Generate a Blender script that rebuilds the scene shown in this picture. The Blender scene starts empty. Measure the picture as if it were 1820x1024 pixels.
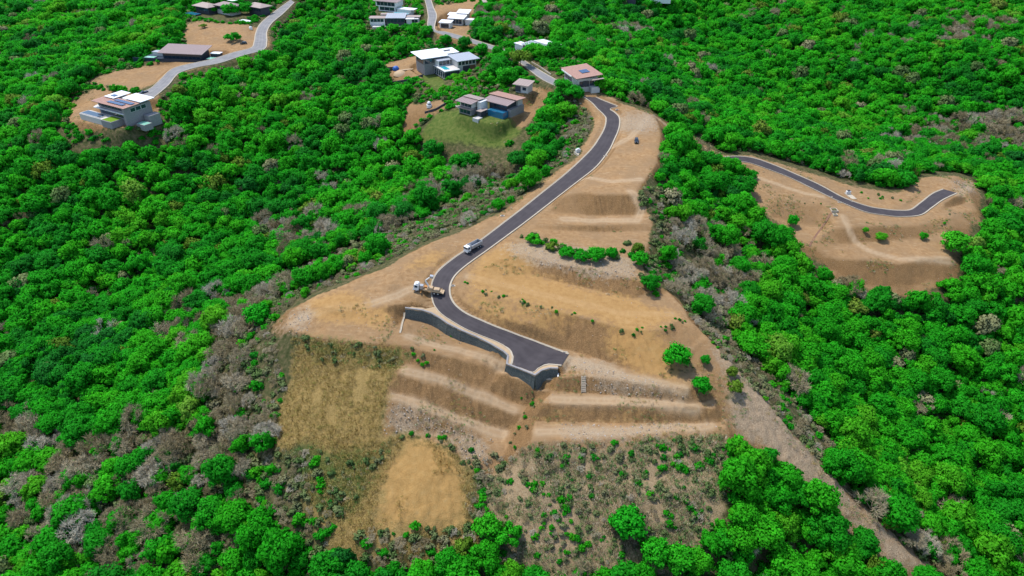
import bpy, bmesh, math, random
import numpy as np
from mathutils import Vector, Matrix
from mathutils.geometry import delaunay_2d_cdt

sc=bpy.context.scene
# ---------------------------------------------------------------- camera, sky, sun, exposure
cam_d=bpy.data.cameras.new('camera'); cam=bpy.data.objects.new('camera',cam_d); sc.collection.objects.link(cam)
cam.location=(0,0,135); cam.rotation_euler=(math.radians(90-33),0,0)
cam_d.sensor_width=36; cam_d.lens=36*1230/1820; cam_d.clip_start=1; cam_d.clip_end=4000
sc.camera=cam
SUN_EL=math.radians(65); SUN_AZ=math.radians(-52)      # azimuth from +Y, negative = left
w=bpy.data.worlds.new('World'); sc.world=w; w.use_nodes=True
nt=w.node_tree; bg=nt.nodes['Background']; sky=nt.nodes.new('ShaderNodeTexSky'); sky.sky_type='NISHITA'; sky.sun_disc=False
sky.sun_elevation=SUN_EL; sky.sun_rotation=SUN_AZ
nt.links.new(sky.outputs[0],bg.inputs[0]); bg.inputs[1].default_value=0.15
sd=bpy.data.lights.new('sun','SUN'); sun=bpy.data.objects.new('sun',sd); sc.collection.objects.link(sun)
sd.energy=2.7; sd.angle=math.radians(1.5); sd.color=(1.0,.95,.87)
S=Vector((math.sin(SUN_AZ)*math.cos(SUN_EL),math.cos(SUN_AZ)*math.cos(SUN_EL),math.sin(SUN_EL)))
sun.rotation_euler=S.to_track_quat('Z','Y').to_euler(); sun.location=(0,0,300)
sc.view_settings.view_transform='Standard'; sc.view_settings.look='None'; sc.view_settings.exposure=0.66; sc.view_settings.gamma=1.0

# survey data, metres: x right, y away, z up
D={
'break':[[(44.2,423.36,19),(57.87,368.77,15),(75.12,352.84,13),(75.33,332.36,12),(67.43,296.62,10.5),(52.69,269.77,9.5)],[(35.27,385.24,17),(44.32,360.63,14),(46.58,347.37,12.5),(35.61,314.1,9.5),(23.32,297.18,7.5),(11.13,279.04,6),(-2.35,258.89,3.8),(-13.46,242.7,2)],[(54.48,265.88,9.5),(35.53,265.88,9.5),(31.21,270.42,9.2),(21.47,267.4,8.0)],[(55.97,257.08,4.2),(35.04,257.23,3.6),(17.54,258.1,4.2),(12.98,261.47,4.6)],[(57.19,250.45,4.0),(34.27,249.63,3.4),(11.42,249.85,3.8)],[(56.57,245.73,2.4),(34.05,246.26,1.6),(6.8,246.52,3.0)],[(47.25,228.2,1.4),(30.69,234.7,1.4),(11.11,239.67,2.4),(-1.11,240.51,3.2)],[(45.83,211.45,0.6),(41.02,214.01,1.4),(29.03,217.75,2.0),(15.71,221.11,2.4),(6.38,226.15,2.6),(1.07,227.76,2.4),(-6.35,223.6,1.4)],[(48.0,203.69,-3.0),(40.26,205.69,-2.9),(28.57,210.15,-2.2),(15.53,214.91,-1.6),(6.29,219.04,-1.0),(-1.04,215.51,-1.0),(-10.42,217.99,-0.1),(-14.71,220.69,0.2)],[(48.52,207.68,-1.8),(54.73,207.66,-3),(58.53,201.1,-3.4),(58.68,194.83,-3.8),(51.38,188.93,-3.8)],[(51.29,188.42,-3.9),(41.56,187.06,-3.6),(32.46,190.41,-3.0),(21.3,194.67,-2.5),(9.79,198.43,-1.8),(-1.99,203.16,-1.2),(-12.09,207.54,-0.5),(-17.93,210.96,-0.3)],[(19.92,184.35,-9.6),(29.81,179.19,-9.8),(40.15,173.33,-10.2),(50.18,168.27,-10.6),(55.97,165.77,-11)],[(28.33,185.14,-6.4),(39.1,181.12,-6.6),(46.0,176.96,-8),(52.88,173.42,-9.8)],[(14.87,171.65,-10.2),(23.02,171.49,-10.3),(34.23,169.63,-10.6),(44.69,167.38,-11),(55.29,164.75,-11.5)],[(13.53,168.23,-13.4),(22.87,167.65,-13.6),(34.09,166.53,-13.8),(44.65,165.17,-14),(57.05,163.08,-14)],[(8.84,162.52,-14.2),(22.44,162.26,-14.2),(33.51,161.75,-14.2),(47.55,161.35,-14.3),(62.89,160.54,-14.5)],[(7.03,158.79,-17.6),(22.29,158.29,-17.6),(33.31,158.04,-17.6),(50.81,157.94,-17.5),(65.0,158.12,-17.2)],[(5.96,150.28,-18),(15.35,150.75,-18),(32.55,151.92,-18),(50.06,153.82,-18),(62.42,155.07,-17.8)],[(8.3,140.63,-23.2),(23.19,140.2,-23.2),(40.3,139.6,-23),(59.74,141.08,-22.5)],[(6.55,136.94,-23.8),(22.88,136.52,-23.8),(39.75,135.94,-23.6),(59.03,137.63,-23.4)],[(-7.78,119.21,-33),(7.75,117.8,-33.5),(23.24,117.8,-33.5),(37.8,117.8,-33.5),(57.72,119.03,-34)],[(-19.78,108.25,-42),(7.61,108.25,-42),(37.13,108.25,-42),(56.95,109.48,-44)],[(8.62,171.16,-15.5),(5.44,166.61,-18.2),(2.14,160.99,-20.2),(0.35,154.91,-21.5),(-3.44,148.92,-23.8),(-7.09,143.12,-26),(-9.89,135.15,-29)],[(-30.87,180.87,-6.4),(-20.43,179.22,-8.4),(-7.45,177.74,-12.2),(4.83,174.99,-15.2)],[(-32.05,176.36,-9.4),(-20.18,173.87,-11.6),(-7.33,171.04,-15.4),(1.46,168.48,-18.2)],[(-37.05,172.29,-9.8),(-27.08,169.34,-12),(-14.45,167.25,-15.4),(0.0,162.68,-18.9)],[(-36.64,167.19,-13.2),(-26.79,164.39,-15.2),(-14.29,162.06,-18.8),(-1.78,159.33,-22)],[(-39.3,165.52,-13.6),(-26.48,160.88,-16),(-14.09,157.88,-19.6),(-2.99,155.14,-22.7)],[(-40.7,152.91,-19),(-33.17,156.04,-19),(-24.53,156.32,-20),(-17.4,153.62,-21.4),(-11.2,145.42,-24.4)],[(-30.38,154.23,-19.6),(-35.34,144.44,-22.6),(-39.11,133.67,-27.2),(-42.86,125.03,-31)],[(-19.07,153.03,-20.8),(-15.9,141.87,-24.6),(-12.94,129.98,-30)],[(-45.68,121.91,-33),(-33.26,123.44,-32.6),(-22.3,125.0,-32.2),(-12.83,127.22,-31.4)],[(-28.14,139.38,-24.2),(-26.48,129.04,-28.8)],[(-39.28,182.78,-6.0),(-50.47,182.87,-5.6),(-65.98,185.43,-5.2),(-75.42,188.85,-5.4)],[(-40.6,176.52,-10),(-53.32,174.85,-11),(-64.56,174.39,-13),(-73.56,175.07,-16)],[(-41.54,154.22,-18.4),(-53.57,153.03,-19.6),(-64.16,152.63,-21.6),(-73.27,152.59,-24)],[(-45.43,144.44,-22.6),(-58.89,142.58,-25.4),(-72.69,141.42,-29)],[(-50.12,129.98,-30),(-63.17,128.44,-33),(-79.42,130.3,-38)],[(-68.94,199.64,-2.4),(-61.77,203.61,-1.5),(-51.53,201.98,-1.6),(-43.08,198.48,-1.6)],[(-60.15,194.54,-3.6),(-49.9,191.09,-4.2),(-40.21,190.44,-4.2)],[(-60.66,198.03,-2.0),(-52.68,196.59,-2.9),(-42.86,196.3,-2.7)],[(-79.42,193.17,-5),(-76.91,199.36,-3.4),(-70.53,206.46,-2.2),(-59.72,213.44,-1.4),(-48.48,221.35,-0.2),(-40.86,228.54,1.2),(-30.97,238.11,2),(-16.07,250.55,2.4)],[(-48.4,207.69,-0.6),(-42.77,211.45,0.6),(-39.47,217.93,1.4),(-36.81,221.79,1.5),(-31.96,225.59,1.2)],[(-33.77,202.74,-1.4),(-32.15,206.59,-0.6),(-33.76,212.39,0.0),(-30.71,223.29,0.6)],[(66.83,294.85,8.5),(57.53,269.06,8),(58.09,248.87,3.8),(51.85,230.17,1.5),(51.73,215.93,0.2),(56.9,208.75,-2.5),(60.6,201.39,-3.6)],[(60.28,196.79,-4),(66.64,187.28,-6.6),(72.37,177.97,-10),(79.49,167.85,-14.5),(86.79,158.79,-20.5),(94.09,150.98,-26),(101.26,143.58,-31.5),(114.0,131.58,-41),(128.88,117.82,-52)],[(50.9,185.43,-5.2),(59.29,178.2,-9),(64.95,168.63,-12.8),(66.9,159.74,-16.6)],[(65.88,155.42,-17.2),(65.37,143.89,-22),(61.54,132.85,-26.2),(58.56,124.65,-30.5)],[(76.08,151.25,-22.6),(82.33,140.56,-28),(88.5,129.97,-35),(91.72,122.35,-40)],[(63.97,232.59,-5),(72.57,216.93,-13),(83.37,205.0,-20),(93.27,192.82,-26),(102.85,181.62,-32),(113.68,169.59,-39),(125.0,156.08,-46),(139.18,142.35,-54)],[(84.27,333.9,4),(90.05,314.8,-6),(93.13,282.64,-14),(103.89,260.83,-22),(117.31,244.63,-29),(137.24,228.81,-38),(158.09,219.12,-45),(175.77,205.53,-51),(196.11,192.03,-56),(215.71,176.9,-61)],[(174.59,152.14,-64),(160.75,172.45,-59),(146.98,190.96,-52)],[(158.83,124.15,-68)],[(74.47,348.8,12.6),(84.65,345.63,8),(95.87,340.35,3),(106.14,337.5,-2),(114.05,338.61,-4)],[(118.74,327.4,-7),(119.58,309.32,-9.5),(121.75,292.04,-13),(126.07,278.29,-17.5),(133.28,266.54,-22.5),(141.82,261.0,-25),(149.76,254.87,-27)],[(125.42,315.9,-8),(140.53,309.31,-11),(148.59,300.77,-12)],[(120.06,306.14,-9.8),(138.21,301.99,-12),(150.42,297.56,-13.4)],[(124.58,291.33,-15),(134.77,288.71,-17.2),(142.75,287.03,-17.8)],[(134.34,271.42,-19.5),(148.94,285.48,-15.5),(157.21,294.02,-14)],[(150.76,283.28,-15.8),(170.59,286.45,-16.6),(191.76,290.98,-18.4),(213.48,301.27,-19.2)],[(148.12,274.01,-19.8),(168.25,278.57,-20.6),(191.51,283.05,-21.6),(213.35,294.76,-21)],[(140.01,264.71,-22),(157.01,263.87,-21.5),(171.01,261.33,-22.3),(186.24,267.02,-22.2),(196.78,267.39,-23)],[(154.63,253.72,-28.6),(174.26,253.72,-28.6),(191.58,259.36,-27.5)],[(236.0,313.75,-24),(238.85,331.8,-20),(235.29,343.05,-18),(221.31,345.25,-18),(197.94,322.02,-17),(181.55,324.59,-16),(171.65,329.27,-15)],[(233.59,293.8,-26),(234.18,277.45,-32),(229.67,256.5,-40)],[(165.17,240.68,-35),(186.56,246.24,-33),(207.31,256.57,-34)],[(183.87,226.4,-42),(210.87,220.37,-49)],[(136.36,352.19,-7),(159.41,345.64,-12),(176.52,340.74,-16),(195.1,340.2,-19)],[(166.54,399.09,-18),(198.09,387.85,-26),(233.55,388.61,-31),(269.7,391.58,-33),(301.1,382.53,-40),(320.44,357.16,-46)],[(110.69,388.49,-2),(149.72,423.44,-18),(193.68,451.12,-28),(247.72,456.62,-36),(307.1,456.48,-40),(342.69,436.05,-44),(374.0,408.57,-48)],[(80.82,410.1,6),(132.24,473.68,-14),(178.71,492.43,-24),(245.67,504.82,-28),(304.34,498.62,-26),(366.41,485.97,-26),(405.06,467.95,-24)],[(69.62,456.2,10),(124.62,537.39,-8),(174.63,559.94,-14),(238.55,552.42,-12),(296.52,537.39,-8),(350.88,522.36,-4),(415.67,499.81,2)],[(63.44,540.4,12),(113.02,604.25,2),(192.12,634.79,0),(258.12,615.98,4),(329.85,618.63,8),(427.98,611.17,14),(487.21,580.87,20)],[(18.78,617.91,26),(92.5,640.59,22),(203.3,685.94,14),(308.54,690.97,18),(460.61,671.55,26),(569.18,634.59,32)],[(24.82,445.27,20),(37.43,401.71,18.5),(42.56,386.0,17.4)],[(10.5,437.81,18.5),(18.14,407.43,17.5),(28.87,394.14,17.5)],[(-3.7,467.06,18),(-19.12,484.92,18),(-35.29,499.69,19),(-47.45,505.25,20)],[(-60.54,517.93,21),(-65.3,565.71,23),(-72.32,617.91,26)],[(11.26,474.36,18),(2.03,518.43,17),(28.88,527.22,15)],[(-60.31,439.76,11),(-38.56,433.6,11),(-21.46,445.26,13),(-10.87,453.89,16)],[(-77.56,459.85,9),(-79.91,448.26,5),(-67.43,436.07,5)],[(-29.28,395.34,9),(-15.82,381.83,8.5),(-3.19,387.13,10),(8.07,395.03,14)],[(-45.52,392.4,5),(-59.25,396.39,2),(-57.73,380.1,-4)],[(-33.96,366.71,2.5),(-15.38,365.32,3),(-1.58,377.85,5),(11.21,389.06,11)],[(-39.61,355.3,-6),(-15.1,352.67,-4),(3.0,352.14,0),(21.25,361.37,6),(31.96,366.59,12)],[(-104.45,536.1,17),(-86.99,531.56,18),(-70.57,533.78,19.5),(-49.28,527.01,19),(-37.77,540.74,20)],[(-97.36,576.29,23),(-80.28,581.98,24),(-22.3,581.98,24),(-4.29,555.3,21)],[(-114.6,540.02,8),(-89.61,514.9,8),(-75.46,500.99,9.5)],[(-2.61,295.09,0),(-18.2,289.67,-6),(-37.5,273.15,-9),(-55.09,256.49,-11),(-70.86,239.79,-12),(-84.73,223.17,-12),(-92.32,210.95,-14)],[(-14.25,323.73,-10),(-42.69,318.72,-17),(-68.71,301.79,-21),(-91.88,281.08,-25),(-106.22,256.44,-28),(-119.21,235.02,-31)],[(-33.31,347.3,-14),(-65.46,355.82,-21),(-94.62,341.78,-28),(-126.17,320.58,-34),(-156.48,296.15,-40),(-185.34,265.3,-46),(-221.28,233.89,-54),(-242.5,207.58,-62)],[(-67.64,378.23,-10),(-99.58,373.71,-15),(-129.97,363.61,-21),(-162.33,344.64,-26),(-194.74,325.59,-30),(-230.41,306.15,-36),(-273.99,281.61,-44)],[(-94.49,424.29,-2),(-121.67,419.56,-4),(-148.91,404.78,-6),(-174.87,391.04,-8),(-193.77,373.01,-8),(-220.47,361.26,-10),(-254.68,351.96,-16),(-305.5,340.36,-24)],[(-118.31,477.26,8),(-139.91,470.8,6),(-157.38,451.71,4),(-176.94,424.42,5),(-194.09,405.71,4),(-199.41,384.68,1)],[(-145.96,587.77,10),(-159.86,586.08,6),(-165.94,557.97,8),(-168.54,523.01,12)],[(-166.34,663.26,18),(-135.16,608.2,19)],[(-181.62,610.24,23),(-183.24,550.31,20),(-176.28,501.75,17),(-177.95,477.99,16),(-190.44,469.4,14.5),(-205.12,457.65,12.5),(-217.02,449.95,11),(-218.99,432.06,9),(-220.5,416.25,7.5),(-223.18,409.07,7)],[(-225.98,575.82,21),(-248.44,575.31,19),(-232.6,527.14,17),(-209.77,515.02,17)],[(-243.48,476.78,10),(-220.18,477.19,12.5),(-196.51,475.67,14)],[(-263.1,444.81,6),(-249.42,463.5,8),(-237.55,462.53,9)],[(-261.77,420.4,4.5),(-255.76,422.78,5.5),(-233.21,427.68,7.5)],[(-246.1,381.4,0.5),(-223.41,367.4,0.0),(-209.66,375.38,1),(-207.45,393.41,3)],[(-273.47,407.49,0),(-299.64,427.39,-3),(-332.57,445.07,-5),(-377.02,454.6,-8)],[(-297.76,531.29,6),(-332.12,514.97,2),(-371.92,511.09,-1),(-430.25,522.36,-4)],[(-261.33,549.73,14),(-321.25,583.06,11),(-369.71,586.93,8),(-418.85,590.62,5),(-485.02,604.25,2)],[(-279.8,633.47,21),(-357.88,663.26,18),(-492.15,714.6,14),(-634.0,757.81,12)],[(-246.36,364.49,-8),(-298.67,387.19,-10),(-342.72,392.53,-12)],[(-85.79,191.78,-10),(-87.94,179.71,-20),(-86.19,164.41,-26),(-90.4,150.23,-34),(-89.72,133.32,-42)],[(-105.29,200.82,-22),(-107.66,185.26,-30),(-110.09,166.03,-38),(-114.57,149.16,-46),(-116.43,132.13,-54)],[(-134.2,211.61,-36),(-135.66,186.51,-42),(-140.89,163.56,-49),(-146.39,140.36,-57),(-148.86,121.71,-64)],[(-171.53,212.17,-48),(-180.22,183.3,-56),(-194.66,159.14,-64)],[(-101.23,118.04,-58),(-64.51,111.92,-48),(-41.55,109.48,-44)],[(-37.25,198.75,-6.03),(-31.48,198.13,-6.84),(-28.22,197.28,-7.59),(-25.31,195.6,-8.31),(-22.03,192.97,-9.02),(-17.33,190.09,-9.49),(-11.94,187.68,-9.87),(-6.98,184.55,-9.93),(-2.82,181.8,-10.22),(-1.2,180.14,-10.46),(-1.41,177.93,-10.94),(-1.63,176.32,-11.66),(2.64,174.09,-12.4),(7.42,171.11,-13.99),(9.44,173.64,-13.62),(12.2,174.84,-12.96),(15.02,174.68,-12.14)],[(-37.45,196.91,-6.18),(-31.77,196.31,-6.99),(-28.93,195.57,-7.74),(-26.37,194.08,-8.46),(-23.08,191.44,-9.17),(-18.19,188.45,-9.64),(-12.82,186.05,-10.02),(-7.98,182.99,-10.08),(-3.93,180.32,-10.37),(-2.94,179.52,-10.61),(-3.25,178.1,-11.09),(-2.93,175.0,-11.81),(1.72,172.48,-12.55),(7.31,169.26,-14.14),(10.57,172.18,-13.77),(12.53,173.02,-13.11),(14.9,172.83,-12.29)],[(-37.08,200.39,-2.41),(-31.21,199.76,-2.89),(-27.59,198.81,-3.48),(-24.37,196.95,-4.2),(-21.09,194.33,-4.91),(-16.56,191.55,-5.62),(-11.16,189.13,-6.58),(-6.08,185.93,-7.29),(-1.83,183.12,-8.24),(-0.12,181.45,-8.72)]],
'pts':[(-700,1000,40),(-300,1000,60),(0,1000,70),(300,1000,60),(700,1000,55),(-800,600,0),(800,600,-10),(-600,300,-60),(600,300,-65),(-500,80,-85),(500,80,-90),(-250,0,-85),(0,20,-72),(250,0,-95),(0,-120,-95),(-600,-120,-110),(600,-120,-110)],
'earth':[[(38.85,397.83),(59.25,378.41),(81.25,375.48),(77.86,337.71),(70.48,302.37),(58.11,271.81),(60.17,252.86),(53.91,234.41),(53.59,218.73),(59.43,214.78),(63.73,206.7),(72.29,198.61),(76.29,182.92),(80.98,171.01),(88.39,162.2),(103.36,147.04),(118.38,135.12),(132.71,127.05),(131.47,124.95),(122.54,122.75),(109.29,126.8),(99.07,137.26),(86.54,145.23),(73.09,150.23),(65.78,149.45),(61.78,133.36),(56.95,124.6),(44.72,115.56),(-7.76,116.29),(-49.05,121.16),(-51.71,129.01),(-61.75,138.71),(-75.32,152.26),(-76.17,164.57),(-74.44,174.94),(-80.87,187.31),(-85.46,200.53),(-80.34,209.37),(-64.94,216.9),(-45.63,230.31),(-34.05,244.57),(-16.51,258.21),(-2.44,270.92),(12.89,292.96),(26.66,308.0),(34.85,324.0),(42.8,349.79),(38.48,368.57),(34.43,382.04)],[(105.06,338.72),(130.07,351.58),(157.81,340.73),(172.07,330.56),(189.26,328.43),(199.92,326.03),(226.44,354.11),(260.34,366.04),(240.85,316.4),(214.4,284.87),(198.88,264.09),(172.78,249.98),(153.96,252.35),(132.76,264.8),(123.32,286.67),(115.92,310.57),(118.14,330.51)]],
'pads':[([(-246.69,382.44),(-212.92,362.94),(-199.92,385.45),(-233.69,404.95)],1.0,2.5),([(-248.74,469.81),(-195.41,461.37),(-192.9,477.17),(-246.24,485.62)],11.4,2.5),([(-259.49,572.66),(-209.75,539.11),(-186.82,573.1),(-236.56,606.65)],19.4,4),([(-214.73,549.5),(-199.14,540.5),(-195.64,546.56),(-211.23,555.56)],16.8,2),([(-110.55,566.44),(-79.02,553.7),(-71.53,572.24),(-103.06,584.98)],22.2,3),([(-107.2,538.6),(-69.2,538.6),(-69.2,557.6),(-107.2,557.6)],16.2,3),([(-55.97,527.79),(-32.69,521.98),(-23.49,558.85),(-46.78,564.66)],18.9,3),([(-48.79,427.43),(-18.48,444.93),(-35.48,474.38),(-65.79,456.88)],8.3,3),([(-31.12,374.31),(-8.26,356.46),(7.74,376.95),(-15.11,394.8)],7.4,2.5),([(-0.35,389.59),(9.36,384.42),(13.59,392.37),(3.87,397.53)],14.4,2),([(-1.89,470.96),(17.81,445.74),(31.21,456.21),(11.51,481.42)],16,3),([(27.74,401.94),(35.77,377.21),(50.99,382.16),(42.96,406.89)],16.4,2.5),([(-21.48,571.05),(-4.74,574.0),(-6.82,585.82),(-23.56,582.86)],23,3)],
'wall':[(-37.29,198.4,-2.26,3.77),(-31.53,197.79,-2.74,4.1),(-28.35,196.96,-3.33,4.26),(-25.51,195.31,-4.05,4.26),(-22.23,192.68,-4.76,4.26),(-17.49,189.78,-5.47,4.02),(-12.11,187.37,-6.43,3.44),(-7.17,184.25,-7.14,2.79),(-3.03,181.52,-8.09,2.13),(-1.53,180.03,-8.57,1.89),(-1.76,177.96,-8.81,2.13),(-1.88,176.07,-9.04,2.62),(2.46,173.78,-9.28,3.12),(7.4,170.76,-9.4,4.59),(9.66,173.36,-9.52,4.1),(12.26,174.5,-9.52,3.44),(14.99,174.33,-9.52,2.62)],
'main':[(35.33,386.39,37.16,389.54,17.6),(37.87,378.39,39.81,386.55,16.6),(42.75,370.06,47.12,376.87,15.2),(44.73,364.95,53.76,369.66,14.4),(45.94,361.68,56.8,366.77,13.8),(46.92,359.39,52.49,363.49,13.5),(48.31,355.49,54.69,359.06,13),(49.0,350.8,56.16,351.67,12.5),(46.88,339.06,54.31,339.06,11.6),(42.51,326.53,50.1,325.01,10.4),(37.93,315.78,46.43,314.35,9.4),(30.38,301.87,38.88,297.91,8.3),(22.87,289.63,29.26,283.82,7.2),(13.48,275.57,20.35,271.61,6),(4.73,262.65,11.24,258.98,4.8),(-3.22,251.71,3.18,248.28,3.6),(-10.72,241.51,-5.29,237.4,2.4),(-15.79,235.06,-9.98,231.55,1.7),(-20.53,229.95,-14.92,225.51,1),(-24.67,224.44,-18.87,220.17,0.4),(-27.45,219.62,-21.29,215.47,0),(-28.95,214.1,-22.33,211.05,-0.6),(-29.03,209.17,-22.29,207.32,-1.32),(-28.26,203.87,-21.5,204.23,-2.16),(-26.88,200.34,-19.6,200.86,-2.88),(-24.26,196.9,-15.88,197.41,-3.72),(-20.17,193.72,-10.7,194.72,-4.68),(-15.38,190.62,-5.41,192.25,-5.64),(-10.13,188.23,-0.96,190.79,-6.6),(-4.75,185.88,2.69,189.51,-7.44),(-1.89,183.88,5.0,188.96,-8.04),(-0.38,181.91,7.29,188.08,-8.4),(0.19,179.67,9.19,187.29,-8.76),(0.0,177.32,11.07,186.48,-9.0),(-0.37,175.88,12.58,185.82,-9.24),(3.11,174.16,14.07,185.05,-9.36),(6.54,172.47,15.18,184.5,-9.48),(8.24,174.6,16.29,183.98,-9.6),(9.94,176.03,17.2,183.37,-9.6),(12.0,176.75,17.93,182.91,-9.6),(16.21,176.17,19.02,182.22,-9.6)],
'left':[(-183.01,610.24,-177.74,600.85,23),(-187.36,578.34,-178.8,569.94,20.5),(-188.85,545.43,-180.81,545.43,18.6),(-185.05,520.11,-177.84,521.85,17.4),(-179.22,497.02,-170.61,497.02,16.6),(-177.09,482.47,-167.34,477.99,16),(-186.12,474.63,-178.03,466.04,15),(-196.57,463.05,-188.76,453.54,13.6),(-207.12,458.02,-201.03,448.74,12.4),(-216.45,453.14,-209.27,441.56,11.2),(-219.2,446.04,-210.67,434.82,10.3),(-218.99,432.06,-209.82,422.65,9),(-219.42,418.64,-210.5,409.76,7.8),(-223.47,410.6,-211.2,400.98,7.2)],
'spur':[(102.58,329.78,104.82,334.2,-2.5),(112.92,334.22,116.48,341.0,-4.2),(122.29,335.72,126.97,341.74,-5.6),(131.73,331.19,136.82,336.3,-7.4),(141.3,324.93,146.22,328.43,-9.3),(149.72,316.24,154.82,320.93,-11.2),(159.42,306.74,163.42,310.53,-13.4),(169.77,299.36,173.47,305.44,-15.5),(178.39,297.96,181.51,304.28,-16.6),(186.65,297.75,188.71,304.48,-17.4),(198.04,300.71,195.92,306.48,-18),(208.24,309.36,205.05,314.73,-18.2),(218.31,318.37,216.61,325.66,-18.4),(230.03,326.76,225.27,331.56,-18.6)],
'upper':[(-74.73,622.92,-70.0,622.92,26),(-67.79,581.98,-62.02,577.61,24),(-63.44,551.45,-57.05,551.45,22.6),(-59.74,517.93,-54.97,514.43,21),(-47.97,501.92,-46.27,510.31,20),(-30.78,488.62,-29.73,498.16,18.6),(-11.09,466.26,-9.77,475.03,18.2),(0.71,446.84,2.9,456.37,18.2),(8.25,428.25,10.47,435.81,18),(17.09,405.5,22.86,409.49,17.4),(26.06,389.87,29.07,397.39,17.5),(35.07,382.91,37.77,389.14,17.4)],
'pad_main':0.8,
'blend_main':2.5,
'pad_upper':1,
'blend_upper':4,
'pad_left':1.2,
'blend_left':5,
'pad_spur':1.2,
'blend_spur':4,
'wallfront':[(-37.13,199.89),(-31.29,199.27),(-27.78,198.35),(-24.65,196.54),(-21.37,193.91),(-16.8,191.11),(-11.4,188.69),(-6.35,185.51),(-2.13,182.72),(-0.12,180.53),(-0.26,177.83),(-0.82,177.13),(3.21,175.09),(7.48,172.26),(8.74,174.55),(11.99,175.98),(15.09,175.83),(18.09,173.83),(25,150),(-10,150),(-50,185),(-38.63,189.89),(-38.63,199.89)],
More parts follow.
